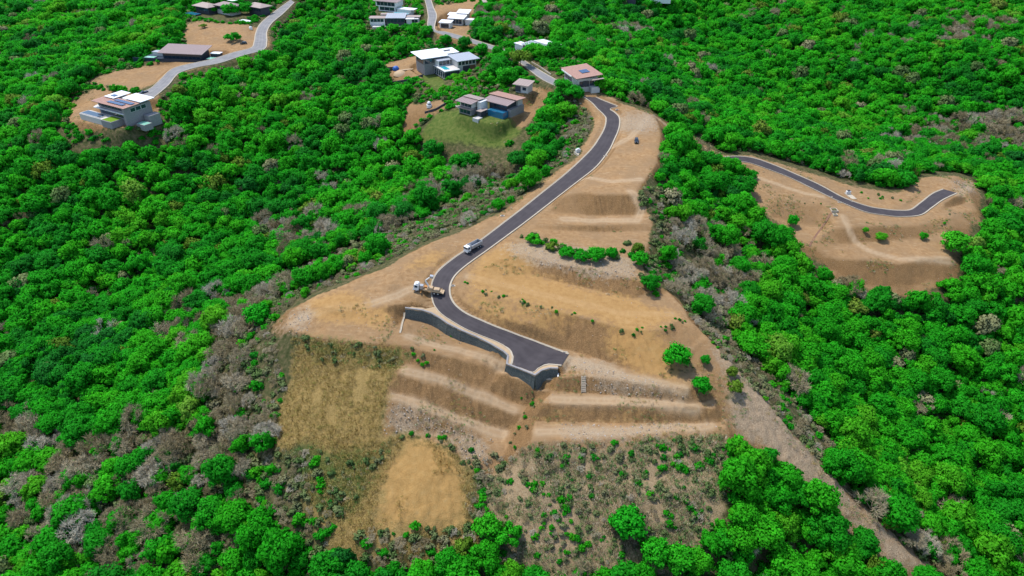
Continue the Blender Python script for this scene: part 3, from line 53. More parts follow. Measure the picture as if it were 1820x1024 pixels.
'shrubs':[(-17.06,211.95,0.5,1,'low green weed clump along the lower rim of the large pad','weed clumps along the pad rim'),(-16.08,211.31,0.57,2,'low green weed clump along the lower rim of the large pad','weed clumps along the pad rim'),(-9.43,207.44,0.41,3,'low green weed clump along the lower rim of the large pad','weed clumps along the pad rim'),(-10.37,206.46,0.71,2,'low green weed clump along the lower rim of the large pad','weed clumps along the pad rim'),(-9.41,205.24,0.71,5,'low green weed clump along the lower rim of the large pad','weed clumps along the pad rim'),(-7.29,206.69,0.38,2,'low green weed clump along the lower rim of the large pad','weed clumps along the pad rim'),(-3.04,204.15,0.73,2,'low green weed clump along the lower rim of the large pad','weed clumps along the pad rim'),(-4.63,203.79,0.64,3,'low green weed clump along the lower rim of the large pad','weed clumps along the pad rim'),(-1.89,204.37,0.44,5,'low green weed clump along the lower rim of the large pad','weed clumps along the pad rim'),(3.74,202.55,0.45,2,'low green weed clump along the lower rim of the large pad','weed clumps along the pad rim'),(3.56,200.52,0.72,3,'low green weed clump along the lower rim of the large pad','weed clumps along the pad rim'),(2.87,201.33,0.44,4,'low green weed clump along the lower rim of the large pad','weed clumps along the pad rim'),(4.35,200.99,0.71,0,'low green weed clump along the lower rim of the large pad','weed clumps along the pad rim'),(5.51,199.74,0.8,3,'low green weed clump along the lower rim of the large pad','weed clumps along the pad rim'),(10.03,198.91,0.47,4,'low green weed clump along the lower rim of the large pad','weed clumps along the pad rim'),(10.12,198.25,0.4,4,'low green weed clump along the lower rim of the large pad','weed clumps along the pad rim'),(13.9,198.31,0.52,3,'low green weed clump along the lower rim of the large pad','weed clumps along the pad rim'),(15.29,196.31,0.75,0,'low green weed clump along the lower rim of the large pad','weed clumps along the pad rim'),(20.66,194.93,0.44,3,'low green weed clump along the lower rim of the large pad','weed clumps along the pad rim'),(21.54,195.69,0.47,1,'low green weed clump along the lower rim of the large pad','weed clumps along the pad rim'),(21.73,195.55,0.48,0,'low green weed clump along the lower rim of the large pad','weed clumps along the pad rim'),(27.38,191.74,0.67,2,'low green weed clump along the lower rim of the large pad','weed clumps along the pad rim'),(36.82,187.24,0.88,5,'dark green weed clump at the end of the large pad','weed clumps at the pad end'),(40.72,185.51,0.71,0,'dark green weed clump at the end of the large pad','weed clumps at the pad end'),(41.99,187.56,0.62,1,'dark green weed clump at the end of the large pad','weed clumps at the pad end'),(43.38,186.75,0.48,4,'dark green weed clump at the end of the large pad','weed clumps at the pad end'),(43.94,188.72,0.48,2,'dark green weed clump at the end of the large pad','weed clumps at the pad end'),(51.8,188.02,0.62,1,'dark green weed clump at the end of the large pad','weed clumps at the pad end'),(50.48,189.39,0.43,0,'dark green weed clump at the end of the large pad','weed clumps at the pad end'),(54.46,189.42,0.89,4,'dark green weed clump at the end of the large pad','weed clumps at the pad end'),(52.15,189.61,0.52,0,'dark green weed clump at the end of the large pad','weed clumps at the pad end'),(54.31,190.43,0.79,3,'dark green weed clump at the end of the large pad','weed clumps at the pad end'),(58.47,192.67,0.5,3,'dark green weed clump at the end of the large pad','weed clumps at the pad end'),(57.57,193.6,0.61,1,'dark green weed clump at the end of the large pad','weed clumps at the pad end'),(59.49,193.35,0.51,1,'dark green weed clump at the end of the large pad','weed clumps at the pad end'),(56.19,194.05,0.52,1,'dark green weed clump at the end of the large pad','weed clumps at the pad end'),(11.58,146.4,0.88,2,'small green shrub in the row just below the grey terrace','shrub row below the grey terrace'),(10.7,145.38,1.1,4,'small green shrub in the row just below the grey terrace','shrub row below the grey terrace'),(15.61,145.35,1.16,5,'small green shrub in the row just below the grey terrace','shrub row below the grey terrace'),(20.52,146.04,0.77,1,'small green shrub in the row just below the grey terrace','shrub row below the grey terrace'),(24.53,145.82,1.36,1,'small green shrub in the row just below the grey terrace','shrub row below the grey terrace'),(24.35,145.57,1.26,5,'small green shrub in the row just below the grey terrace','shrub row below the grey terrace'),(27.31,146.24,0.85,5,'small green shrub in the row just below the grey terrace','shrub row below the grey terrace'),(33.01,146.63,0.97,3,'small green shrub in the row just below the grey terrace','shrub row below the grey terrace'),(32.03,145.64,1.37,5,'small green shrub in the row just below the grey terrace','shrub row below the grey terrace'),(35.83,147.0,1.13,2,'small green shrub in the row just below the grey terrace','shrub row below the grey terrace'),(41.58,147.97,0.82,5,'small green shrub in the row just below the grey terrace','shrub row below the grey terrace'),(43.48,147.61,0.98,3,'small green shrub in the row just below the grey terrace','shrub row below the grey terrace'),(45.4,149.04,1.35,0,'small green shrub in the row just below the grey terrace','shrub row below the grey terrace'),(50.62,149.06,0.98,3,'small green shrub in the row just below the grey terrace','shrub row below the grey terrace'),(55.12,148.94,1.32,1,'small green shrub in the row just below the grey terrace','shrub row below the grey terrace'),(54.34,149.26,1.27,4,'small green shrub in the row just below the grey terrace','shrub row below the grey terrace'),(45.28,146.04,1.17,0,'dark green shrub in the thicket at the right of the scrub slope','shrubs in the scrub thicket'),(42.54,144.79,0.88,5,'dark green shrub in the thicket at the right of the scrub slope','shrubs in the scrub thicket'),(47.85,144.25,0.9,1,'dark green shrub in the thicket at the right of the scrub slope','shrubs in the scrub thicket'),(44.61,142.93,1.43,1,'dark green shrub in the thicket at the right of the scrub slope','shrubs in the scrub thicket'),(49.72,142.31,0.86,5,'dark green shrub in the thicket at the right of the scrub slope','shrubs in the scrub thicket'),(49.51,143.41,1.48,1,'dark green shrub in the thicket at the right of the scrub slope','shrubs in the scrub thicket'),(50.21,143.04,1.48,0,'dark green shrub in the thicket at the right of the scrub slope','shrubs in the scrub thicket'),(51.19,142.39,1.36,1,'dark green shrub in the thicket at the right of the scrub slope','shrubs in the scrub thicket'),(55.64,143.56,1.4,1,'dark green shrub in the thicket at the right of the scrub slope','shrubs in the scrub thicket'),(54.86,143.17,0.94,1,'dark green shrub in the thicket at the right of the scrub slope','shrubs in the scrub thicket'),(61.04,145.23,0.88,5,'dark green shrub in the thicket at the right of the scrub slope','shrubs in the scrub thicket'),(58.14,145.52,0.92,0,'dark green shrub in the thicket at the right of the scrub slope','shrubs in the scrub thicket'),(60.41,146.77,0.98,0,'dark green shrub in the thicket at the right of the scrub slope','shrubs in the scrub thicket'),(64.3,149.84,1.02,5,'dark green shrub in the thicket at the right of the scrub slope','shrubs in the scrub thicket'),(58.96,148.07,1.06,5,'green shrub in the line beside the narrow soil strip','shrubs beside the soil strip'),(58.79,147.04,1.21,3,'green shrub in the line beside the narrow soil strip','shrubs beside the soil strip'),(59.46,145.05,1.22,0,'green shrub in the line beside the narrow soil strip','shrubs beside the soil strip'),(61.57,142.26,0.89,4,'green shrub in the line beside the narrow soil strip','shrubs beside the soil strip'),(62.03,140.46,1.26,5,'green shrub in the line beside the narrow soil strip','shrubs beside the soil strip'),(61.41,138.31,0.97,1,'green shrub in the line beside the narrow soil strip','shrubs beside the soil strip'),(57.9,136.06,1.29,3,'green shrub in the line beside the narrow soil strip','shrubs beside the soil strip'),(56.92,135.14,0.79,5,'green shrub in the line beside the narrow soil strip','shrubs beside the soil strip'),(56.47,132.03,0.92,5,'green shrub in the line beside the narrow soil strip','shrubs beside the soil strip'),(6.49,138.48,1.22,0,'small shrub scattered low on the scrub slope','shrubs low on the scrub slope'),(5.76,136.99,0.73,2,'small shrub scattered low on the scrub slope','shrubs low on the scrub slope'),(6.72,137.23,0.62,0,'small shrub scattered low on the scrub slope','shrubs low on the scrub slope'),(9.06,135.54,0.66,2,'small shrub scattered low on the scrub slope','shrubs low on the scrub slope'),(11.85,134.39,0.71,4,'small shrub scattered low on the scrub slope','shrubs low on the scrub slope'),(14.12,134.09,1.29,0,'small shrub scattered low on the scrub slope','shrubs low on the scrub slope'),(14.23,132.79,0.68,3,'small shrub scattered low on the scrub slope','shrubs low on the scrub slope'),(15.11,132.39,1.03,2,'small shrub scattered low on the scrub slope','shrubs low on the scrub slope'),(15.66,131.56,1.22,1,'small shrub scattered low on the scrub slope','shrubs low on the scrub slope'),(14.96,130.58,0.82,1,'small shrub scattered low on the scrub slope','shrubs low on the scrub slope'),(13.27,129.91,0.97,3,'small shrub scattered low on the scrub slope','shrubs low on the scrub slope'),(13.14,129.18,0.88,2,'small shrub scattered low on the scrub slope','shrubs low on the scrub slope'),(9.08,128.23,0.61,1,'small shrub scattered low on the scrub slope','shrubs low on the scrub slope'),(11.3,127.2,0.99,2,'small shrub scattered low on the scrub slope','shrubs low on the scrub slope'),(7.89,126.39,0.62,4,'small shrub scattered low on the scrub slope','shrubs low on the scrub slope'),(6.59,124.89,1.29,2,'small shrub scattered low on the scrub slope','shrubs low on the scrub slope'),(11.08,125.76,0.66,2,'small shrub scattered low on the scrub slope','shrubs low on the scrub slope'),(12.19,125.04,0.93,4,'small shrub scattered low on the scrub slope','shrubs low on the scrub slope'),(15.46,125.64,0.77,2,'small shrub scattered low on the scrub slope','shrubs low on the scrub slope'),(13.93,125.62,0.88,4,'small shrub scattered low on the scrub slope','shrubs low on the scrub slope'),(18.41,124.61,1.27,2,'small shrub scattered low on the scrub slope','shrubs low on the scrub slope'),(16.82,124.92,1.13,1,'small shrub scattered low on the scrub slope','shrubs low on the scrub slope'),(17.95,124.48,0.69,0,'small shrub scattered low on the scrub slope','shrubs low on the scrub slope'),(21.28,123.21,1.03,1,'small shrub scattered low on the scrub slope','shrubs low on the scrub slope'),(19.63,122.46,1.27,0,'small shrub scattered low on the scrub slope','shrubs low on the scrub slope'),(17.86,121.67,1.11,4,'small shrub scattered low on the scrub slope','shrubs low on the scrub slope'),(14.96,121.4,0.75,2,'small shrub scattered low on the scrub slope','shrubs low on the scrub slope'),(15.73,121.21,0.72,2,'small shrub scattered low on the scrub slope','shrubs low on the scrub slope'),(14.96,119.76,0.81,3,'small shrub scattered low on the scrub slope','shrubs low on the scrub slope'),(13.15,119.29,0.9,0,'small shrub scattered low on the scrub slope','shrubs low on the scrub slope'),(30.41,141.6,0.81,3,'pale shrub on the scrub slope right of the lone tree','shrubs right of the lone tree'),(32.68,141.38,1.03,0,'pale shrub on the scrub slope right of the lone tree','shrubs right of the lone tree'),(36.51,139.15,0.93,3,'pale shrub on the scrub slope right of the lone tree','shrubs right of the lone tree'),(43.04,137.85,1.11,5,'pale shrub on the scrub slope right of the lone tree','shrubs right of the lone tree'),(43.31,137.02,0.97,3,'pale shrub on the scrub slope right of the lone tree','shrubs right of the lone tree'),(45.11,135.03,1.24,4,'pale shrub on the scrub slope right of the lone tree','shrubs right of the lone tree'),(50.21,133.67,0.89,0,'pale shrub on the scrub slope right of the lone tree','shrubs right of the lone tree'),(50.61,133.6,1.01,4,'pale shrub on the scrub slope right of the lone tree','shrubs right of the lone tree'),(51.19,132.07,1.18,0,'pale shrub on the scrub slope right of the lone tree','shrubs right of the lone tree'),(52.46,130.32,1.22,0,'pale shrub on the scrub slope right of the lone tree','shrubs right of the lone tree'),(51.88,129.83,1.29,4,'pale shrub on the scrub slope right of the lone tree','shrubs right of the lone tree'),(50.94,129.58,0.63,3,'pale shrub on the scrub slope right of the lone tree','shrubs right of the lone tree'),(43.57,127.83,0.84,3,'pale shrub on the scrub slope right of the lone tree','shrubs right of the lone tree'),(44.4,127.95,1.28,0,'pale shrub on the scrub slope right of the lone tree','shrubs right of the lone tree'),(38.5,126.82,0.79,0,'pale shrub on the scrub slope right of the lone tree','shrubs right of the lone tree'),(39.92,124.87,0.61,3,'pale shrub on the scrub slope right of the lone tree','shrubs right of the lone tree'),(-31.17,154.81,0.94,2,'green shrub along the upper rim of the orange patch','shrubs round the orange patch'),(-25.79,154.92,0.73,4,'green shrub along the upper rim of the orange patch','shrubs round the orange patch'),(-25.99,154.81,0.8,0,'green shrub along the upper rim of the orange patch','shrubs round the orange patch'),(-21.83,153.07,0.68,5,'green shrub along the upper rim of the orange patch','shrubs round the orange patch'),(-22.45,154.21,0.92,2,'green shrub along the upper rim of the orange patch','shrubs round the orange patch'),(-20.97,154.33,1.03,2,'green shrub along the upper rim of the orange patch','shrubs round the orange patch'),(-18.87,151.33,1.07,3,'green shrub along the upper rim of the orange patch','shrubs round the orange patch'),(-17.89,151.19,0.65,4,'green shrub along the upper rim of the orange patch','shrubs round the orange patch'),(-18.11,150.68,0.87,5,'green shrub along the upper rim of the orange patch','shrubs round the orange patch'),(-12.57,151.05,0.95,0,'green shrub along the upper rim of the orange patch','shrubs round the orange patch'),(-11.34,148.84,0.87,5,'green shrub along the upper rim of the orange patch','shrubs round the orange patch'),(-14.91,146.71,0.9,5,'green shrub along the upper rim of the orange patch','shrubs round the orange patch'),(-13.11,147.3,0.7,3,'green shrub along the upper rim of the orange patch','shrubs round the orange patch'),(-12.39,145.73,0.56,4,'green shrub along the upper rim of the orange patch','shrubs round the orange patch'),(-10.61,144.77,1.08,2,'green shrub along the upper rim of the orange patch','shrubs round the orange patch'),(-10.14,142.63,0.59,5,'green shrub along the upper rim of the orange patch','shrubs round the orange patch'),(117.38,299.1,0.29,0,'tiny planted bush in the row on the graded spur','planted bushes on the spur'),(126.98,299.38,0.42,3,'tiny planted bush in the row on the graded spur','planted bushes on the spur'),(124.6,300.59,0.33,5,'tiny planted bush in the row on the graded spur','planted bushes on the spur'),(134.87,298.54,0.29,1,'tiny planted bush in the row on the graded spur','planted bushes on the spur'),(132.39,301.76,0.29,0,'tiny planted bush in the row on the graded spur','planted bushes on the spur'),(140.75,301.33,0.48,4,'tiny planted bush in the row on the graded spur','planted bushes on the spur'),(138.55,302.48,0.28,4,'tiny planted bush in the row on the graded spur','planted bushes on the spur'),(145.11,301.94,0.33,4,'tiny planted bush in the row on the graded spur','planted bushes on the spur'),(148.39,300.92,0.44,0,'tiny planted bush in the row on the graded spur','planted bushes on the spur'),(147.46,305.25,0.32,3,'tiny planted bush in the row on the graded spur','planted bushes on the spur'),(214.02,303.61,0.71,3,'small bush in the line at the right of the graded spur','bushes at the right of the spur'),(209.68,297.58,0.46,1,'small bush in the line at the right of the graded spur','bushes at the right of the spur'),(207.31,295.31,0.89,1,'small bush in the line at the right of the graded spur','bushes at the right of the spur'),(205.32,293.37,0.55,3,'small bush in the line at the right of the graded spur','bushes at the right of the spur'),(213.69,291.83,0.42,3,'small bush in the line at the right of the graded spur','bushes at the right of the spur'),(212.19,289.4,0.48,4,'small bush in the line at the right of the graded spur','bushes at the right of the spur'),(211.63,290.12,0.4,1,'small bush in the line at the right of the graded spur','bushes at the right of the spur'),(209.5,287.04,0.86,4,'small bush in the line at the right of the graded spur','bushes at the right of the spur'),(177.03,320.43,0.8,0,'low bush on the bank above the spur road','bushes above the spur road'),(185.62,319.69,0.99,4,'low bush on the bank above the spur road','bushes above the spur road'),(178.17,314.68,0.62,1,'low bush on the bank above the spur road','bushes above the spur road'),(186.06,315.64,0.51,1,'low bush on the bank above the spur road','bushes above the spur road'),(184.72,315.62,0.81,0,'low bush on the bank above the spur road','bushes above the spur road'),(186.73,317.47,0.72,1,'low bush on the bank above the spur road','bushes above the spur road'),(191.44,316.91,0.86,4,'low bush on the bank above the spur road','bushes above the spur road'),(194.83,314.77,0.79,1,'low bush on the bank above the spur road','bushes above the spur road'),(-33.08,181.04,0.67,4,'low bush between the dark wall and the terraces','bushes below the dark wall'),(-32.38,179.23,0.83,1,'low bush between the dark wall and the terraces','bushes below the dark wall'),(-29.28,178.88,0.84,4,'low bush between the dark wall and the terraces','bushes below the dark wall'),(-30.94,177.41,0.68,2,'low bush between the dark wall and the terraces','bushes below the dark wall'),(-29.3,176.29,0.81,2,'low bush between the dark wall and the terraces','bushes below the dark wall'),(-28.02,176.83,0.82,2,'low bush between the dark wall and the terraces','bushes below the dark wall'),(-25.76,181.44,0.43,1,'low bush between the dark wall and the terraces','bushes below the dark wall'),(-20.95,191.54,0.72,1,'low bush between the dark wall and the terraces','bushes below the dark wall'),(6.54,169.34,0.44,3,'low bush in the gully between the terraces','bushes in the gully'),(4.71,169.0,0.4,4,'low bush in the gully between the terraces','bushes in the gully'),(3.04,168.59,0.45,1,'low bush in the gully between the terraces','bushes in the gully'),(6.78,167.77,0.52,3,'low bush in the gully between the terraces','bushes in the gully'),(6.48,165.53,0.95,0,'low bush in the gully between the terraces','bushes in the gully'),(7.03,163.58,0.4,4,'low bush in the gully between the terraces','bushes in the gully'),(3.92,163.58,0.44,4,'low bush in the gully between the terraces','bushes in the gully'),(4.32,161.74,0.71,0,'low bush in the gully between the terraces','bushes in the gully'),(4.04,162.15,0.66,3,'low bush in the gully between the terraces','bushes in the gully'),(4.5,157.47,0.71,4,'low bush in the gully between the terraces','bushes in the gully'),(2.22,158.33,0.75,0,'low bush in the gully between the terraces','bushes in the gully'),(0.84,156.7,0.43,4,'low bush in the gully between the terraces','bushes in the gully'),(-0.48,153.55,0.58,4,'low bush in the gully between the terraces','bushes in the gully'),(0.83,150.85,0.62,1,'low bush in the gully between the terraces','bushes in the gully'),(3.76,240.39,0.99,4,'shrub in the thicket under the tree row above the ochre bank','shrubs in the bank top thicket'),(10.36,240.48,0.83,5,'shrub in the thicket under the tree row above the ochre bank','shrubs in the bank top thicket'),(8.58,241.44,1.85,5,'shrub in the thicket under the tree row above the ochre bank','shrubs in the bank top thicket'),(10.79,236.83,1.3,3,'shrub in the thicket under the tree row above the ochre bank','shrubs in the bank top thicket'),(8.13,239.94,1.85,3,'shrub in the thicket under the tree row above the ochre bank','shrubs in the bank top thicket'),(13.15,237.58,1.48,3,'shrub in the thicket under the tree row above the ochre bank','shrubs in the bank top thicket'),(11.94,235.92,1.15,1,'shrub in the thicket under the tree row above the ochre bank','shrubs in the bank top thicket'),(16.39,237.14,1.72,1,'shrub in the thicket under the tree row above the ochre bank','shrubs in the bank top thicket'),(15.07,232.53,1.14,5,'shrub in the thicket under the tree row above the ochre bank','shrubs in the bank top thicket'),(13.4,231.97,0.8,5,'shrub in the thicket under the tree row above the ochre bank','shrubs in the bank top thicket'),(15.94,230.9,1.21,4,'shrub in the thicket under the tree row above the ochre bank','shrubs in the bank top thicket'),(18.81,231.65,1.84,4,'shrub in the thicket under the tree row above the ochre bank','shrubs in the bank top thicket'),(19.66,233.65,1.67,0,'shrub in the thicket under the tree row above the ochre bank','shrubs in the bank top thicket'),(20.33,231.11,1.23,1,'shrub in the thicket under the tree row above the ochre bank','shrubs in the bank top thicket'),(23.63,228.92,1.41,3,'shrub in the thicket under the tree row above the ochre bank','shrubs in the bank top thicket'),(24.84,230.38,1.55,0,'shrub in the thicket under the tree row above the ochre bank','shrubs in the bank top thicket'),(26.67,231.2,1.22,1,'shrub in the thicket under the tree row above the ochre bank','shrubs in the bank top thicket'),(28.93,226.15,1.28,0,'shrub in the thicket under the tree row above the ochre bank','shrubs in the bank top thicket'),(30.36,230.1,1.23,1,'shrub in the thicket under the tree row above the ochre bank','shrubs in the bank top thicket'),(34.4,229.75,0.91,1,'shrub in the thicket under the tree row above the ochre bank','shrubs in the bank top thicket'),(33.23,226.53,1.63,4,'shrub in the thicket under the tree row above the ochre bank','shrubs in the bank top thicket'),(33.55,227.19,1.78,4,'shrub in the thicket under the tree row above the ochre bank','shrubs in the bank top thicket'),(38.74,227.37,1.68,3,'shrub in the thicket under the tree row above the ochre bank','shrubs in the bank top thicket'),(39.71,226.38,1.71,4,'shrub in the thicket under the tree row above the ochre bank','shrubs in the bank top thicket'),(38.05,227.96,1.77,5,'shrub in the thicket under the tree row above the ochre bank','shrubs in the bank top thicket'),(42.56,231.14,1.27,0,'shrub in the thicket under the tree row above the ochre bank','shrubs in the bank top thicket'),(45.11,236.62,1.69,4,'shrub in the green strip at the right end of the ochre bank','shrubs in the green strip'),(48.71,230.09,1.45,1,'shrub in the green strip at the right end of the ochre bank','shrubs in the green strip'),(45.5,227.54,1.73,1,'shrub in the green strip at the right end of the ochre bank','shrubs in the green strip'),(47.27,222.91,1.01,0,'shrub in the green strip at the right end of the ochre bank','shrubs in the green strip'),(51.17,222.97,1.22,4,'shrub in the green strip at the right end of the ochre bank','shrubs in the green strip'),(50.76,220.67,1.2,0,'shrub in the green strip at the right end of the ochre bank','shrubs in the green strip'),(47.08,214.51,1.41,4,'shrub in the green strip at the right end of the ochre bank','shrubs in the green strip'),(52.4,214.24,1.44,0,'shrub in the green strip at the right end of the ochre bank','shrubs in the green strip'),(52.49,211.17,1.57,1,'shrub in the green strip at the right end of the ochre bank','shrubs in the green strip'),(50.55,209.77,1.75,0,'shrub in the green strip at the right end of the ochre bank','shrubs in the green strip'),(51.83,209.13,1.13,4,'shrub in the green strip at the right end of the ochre bank','shrubs in the green strip'),(51.78,207.1,1.38,0,'shrub in the green strip at the right end of the ochre bank','shrubs in the green strip')],
'tracks':[[(-35.07,186.77),(-20.84,184.53),(-7.51,180.61),(3.32,174.59)],[(-34.37,174.15),(-23.69,171.91),(-10.9,168.84),(0.36,165.15)],[(-37.6,166.16),(-26.63,162.55),(-14.19,159.95),(-3.01,157.3)],[(-16.13,215.59),(-2.04,210.97),(17.96,203.66),(37.1,196.77),(54.76,196.83)],[(49.05,318.21),(57.69,326.42),(66.11,341.9),(70.58,352.05)],[(30.25,286.66),(44.31,279.43),(56.82,280.96)],[(19.04,179.52),(34.59,172.63),(54.22,165.75)],[(13.37,164.77),(33.8,164.12),(57.33,161.8)],[(8.64,154.12),(32.94,155.06),(61.0,156.52)],[(-33.42,209.14),(-43.69,202.92),(-53.12,199.41),(-64.75,198.55),(-75.35,192.66)],[(156.49,291.95),(156.02,281.04),(159.98,271.22),(172.53,264.75),(196.95,267.35)],[(123.04,322.12),(136.23,313.6),(151.87,309.2)],[(50.13,268.63),(53.93,260.0),(50.66,252.61),(20.79,253.7)],[(77.01,354.28),(94.21,345.73),(106.33,337.64)],[(229.32,325.85),(242.21,337.29),(253.93,353.14)]],
}

# ---------------------------------------------------------------- terrain surface (survey points -> TIN -> grid)
GX0,GX1,GY0,GY1=-520.0,520.0,30.0,780.0
def densify(pl,step=2.5):
    out=[]
    for a,b in zip(pl[:-1],pl[1:]):
        d=math.hypot(a[0]-b[0],a[1]-b[1]); n=max(1,int(d/step))
        for i in range(n):
            t=i/n; out.append(tuple(a[k]+(b[k]-a[k])*t for k in range(3)))
    out.append(tuple(pl[-1])); return out
def gauss(a,s):
    r=max(1,int(3*s)); k=np.exp(-0.5*(np.arange(-r,r+1)/s)**2); k/=k.sum()
    for ax in (0,1):
        p=np.pad(a,[(r,r) if i==ax else (0,0) for i in (0,1)],mode='edge')
        o=np.zeros_like(a)
        n=a.shape[ax]
        for i,w in enumerate(k):
            o+=w*(p[i:i+n] if ax==0 else p[:,i:i+n])
        a=o
    return a
def inpoly(px,py,poly):
    px=np.asarray(px,float); py=np.asarray(py,float); c=np.zeros(px.shape,bool); n=len(poly); j=n-1
    for i in range(n):
        xi,yi=poly[i]; xj,yj=poly[j]
        if yi!=yj:
            c^=((yi>py)!=(yj>py))&(px<(xj-xi)*(py-yi)/(yj-yi)+xi)
        j=i
    return c
def vnoise(x,y,seed=0):
    xi=np.floor(x).astype(np.int64); yi=np.floor(y).astype(np.int64); fx=x-xi; fy=y-yi
    fx=fx*fx*(3-2*fx); fy=fy*fy*(3-2*fy)
    def h(a,b):
        v=(a*374761393+b*668265263+seed*1442695041)&0xffffffff
        v=((v^(v>>13))*1274126177)&0xffffffff
        return ((v^(v>>16))&0xffff)/65535.0
    return (h(xi,yi)*(1-fx)+h(xi+1,yi)*fx)*(1-fy)+(h(xi,yi+1)*(1-fx)+h(xi+1,yi+1)*fx)*fy
def fbm(x,y,sc,octv=4,seed=0):
    t=0;a=1;s=0
    for o in range(octv):
        t=t+a*vnoise(x/sc,y/sc,seed+o); s+=a; a*=.5; sc*=.5
    return t/s-0.5
def tin_raster(pts,gx,gy):
    seen={}
    for x,y,z in pts: seen[(round(x,1),round(y,1))]=(x,y,z)
    pts=list(seen.values())
    V=[Vector((p[0],p[1])) for p in pts]
    r=delaunay_2d_cdt(V,[],[],0,1e-3)
    vs=r[0]; fs=r[2]; ov=r[3]
    zz=[pts[o[0]][2] for o in ov]
    Z=np.full((len(gy),len(gx)),-60.0)
    for f in fs:
        (ax,ay),(bx,by),(cx,cy)=[vs[i] for i in f]; za,zb,zc=[zz[i] for i in f]
        i0=np.searchsorted(gx,min(ax,bx,cx)); i1=np.searchsorted(gx,max(ax,bx,cx),'right')
        j0=np.searchsorted(gy,min(ay,by,cy)); j1=np.searchsorted(gy,max(ay,by,cy),'right')
        if i0>=i1 or j0>=j1: continue
        X,Y=np.meshgrid(gx[i0:i1],gy[j0:j1])
        d=(by-cy)*(ax-cx)+(cx-bx)*(ay-cy)
        if abs(d)<1e-9: continue
        l1=((by-cy)*(X-cx)+(cx-bx)*(Y-cy))/d; l2=((cy-ay)*(X-cx)+(ax-cx)*(Y-cy))/d; l3=1-l1-l2
        m=(l1>=-1e-6)&(l2>=-1e-6)&(l3>=-1e-6)
        Z[j0:j1,i0:i1][m]=(l1*za+l2*zb+l3*zc)[m]
    return Z
def road_field(road,gx,gy,Z,wz,pad=1.2,blend=5.0,drop=0.22):
    # road: dense list of (Lx,Ly,Rx,Ry,z): carve a level corridor
    for a,b in zip(road[:-1],road[1:]):
        cx=(a[0]+a[2]+b[0]+b[2])/4; cy=(a[1]+a[3]+b[1]+b[3])/4
        R=max(math.hypot(a[0]-a[2],a[1]-a[3]),math.hypot(b[0]-b[2],b[1]-b[3]))/2+pad+blend+2
        i0=np.searchsorted(gx,cx-R); i1=np.searchsorted(gx,cx+R); j0=np.searchsorted(gy,cy-R); j1=np.searchsorted(gy,cy+R)
        if i0>=i1 or j0>=j1: continue
        X,Y=np.meshgrid(gx[i0:i1],gy[j0:j1])
        lx,ly=(a[0]+b[0])/2,(a[1]+b[1])/2; rx,ry=(a[2]+b[2])/2,(a[3]+b[3])/2
        ex,ey=rx-lx,ry-ly; L2=ex*ex+ey*ey
        t=np.clip(((X-lx)*ex+(Y-ly)*ey)/L2,0,1)
        d=np.hypot(X-lx-t*ex,Y-ly-t*ey)
        zr=(a[4]+b[4])/2-drop
        w=1-np.clip((d-pad)/blend,0,1); w=w*w*(3-2*w)
        sub=wz[0][j0:j1,i0:i1]; subw=wz[1][j0:j1,i0:i1]
        k=w**3+1e-9
        # keep the closest segment's height
        dm=wz[2][j0:j1,i0:i1]; m=d<dm
        sub[m]=zr; dm[m]=d[m]; subw[:]=np.maximum(subw,w)
def resample_road(road,step=1.5):
    out=[]
    n=len(road)
    def cr(p0,p1,p2,p3,t): return 0.5*((2*p1)+(-p0+p2)*t+(2*p0-5*p1+4*p2-p3)*t*t+(-p0+3*p1-3*p2+p3)*t**3)
    for i in range(n-1):
        p=[np.array(road[min(max(i+k,0),n-1)]) for k in (-1,0,1,2)]
        d=max(np.hypot(*(p[1][:2]-p[2][:2])),np.hypot(*(p[1][2:4]-p[2][2:4]))); m=max(1,int(d/step))
        for j in range(m): out.append(tuple(cr(*p,j/m)))
    out.append(tuple(road[-1])); return out
def shape_grid(D,gx,gy,zs,px):
    # px: cell size; zs: smoothed hills (or None to derive them here)
    pts=[]
    for pl in D['break']: pts+=densify(pl)
    pts+=D['pts']
    Z=tin_raster(pts,gx,gy); X,Y=np.meshgrid(gx,gy)
    ew=np.zeros(Z.shape)
    for poly in D['earth']: ew=np.maximum(ew,inpoly(X,Y,poly).astype(float))
    ew=gauss(ew,3.0/px)
    if zs is None: zs=gauss(Z,7.0/px)+fbm(X,Y,45,3,5)*5.0
    base=zs
    Z=zs*(1-ew)+gauss(Z,max(.7,.45/px))*ew
    for k in ('main','upper','left','spur'):
        wz=[np.zeros(Z.shape),np.zeros(Z.shape),np.full(Z.shape,1e9)]
        road_field(resample_road(D[k]),gx,gy,Z,wz,pad=D.get('pad_'+k,1.2),blend=D.get('blend_'+k,4.0))
        if k=='main': wz[1][inpoly(X,Y,D['wallfront'])]=0
        Z=Z*(1-wz[1])+wz[0]*wz[1]
    for poly,z,bl in D['pads']:
        m=inpoly(X,Y,poly).astype(float)
        m=np.clip(gauss(m,bl/px)*2.0,0,1); m=m*m*(3-2*m)
        Z=Z*(1-m)+z*m
    return base,Z
def build_terrain(D):
    gx=np.arange(GX0,GX1+.5,1.0); gy=np.arange(GY0,GY1+.5,1.0)
    base,Z=shape_grid(D,gx,gy,None,1.0)
    fx=np.arange(-95,135.1,.5); fy=np.arange(112,335.1,.5); X,Y=np.meshgrid(fx,fy)
    D2=dict(D); D2['pads']=[]
    _,ZF=shape_grid(D2,fx,fy,sampler(gx,gy,base)(X,Y),.5)
    c=sampler(gx,gy,Z); f=sampler(fx,fy,ZF)
    def ground(x,y):
        x=np.asarray(x,float); y=np.asarray(y,float)
        w=np.clip(np.minimum(np.minimum(x+95,135-x),np.minimum(y-112,335-y))/3.0,0,1)
        return c(x,y)*(1-w)+f(x,y)*w
    return gx,gy,Z,ground
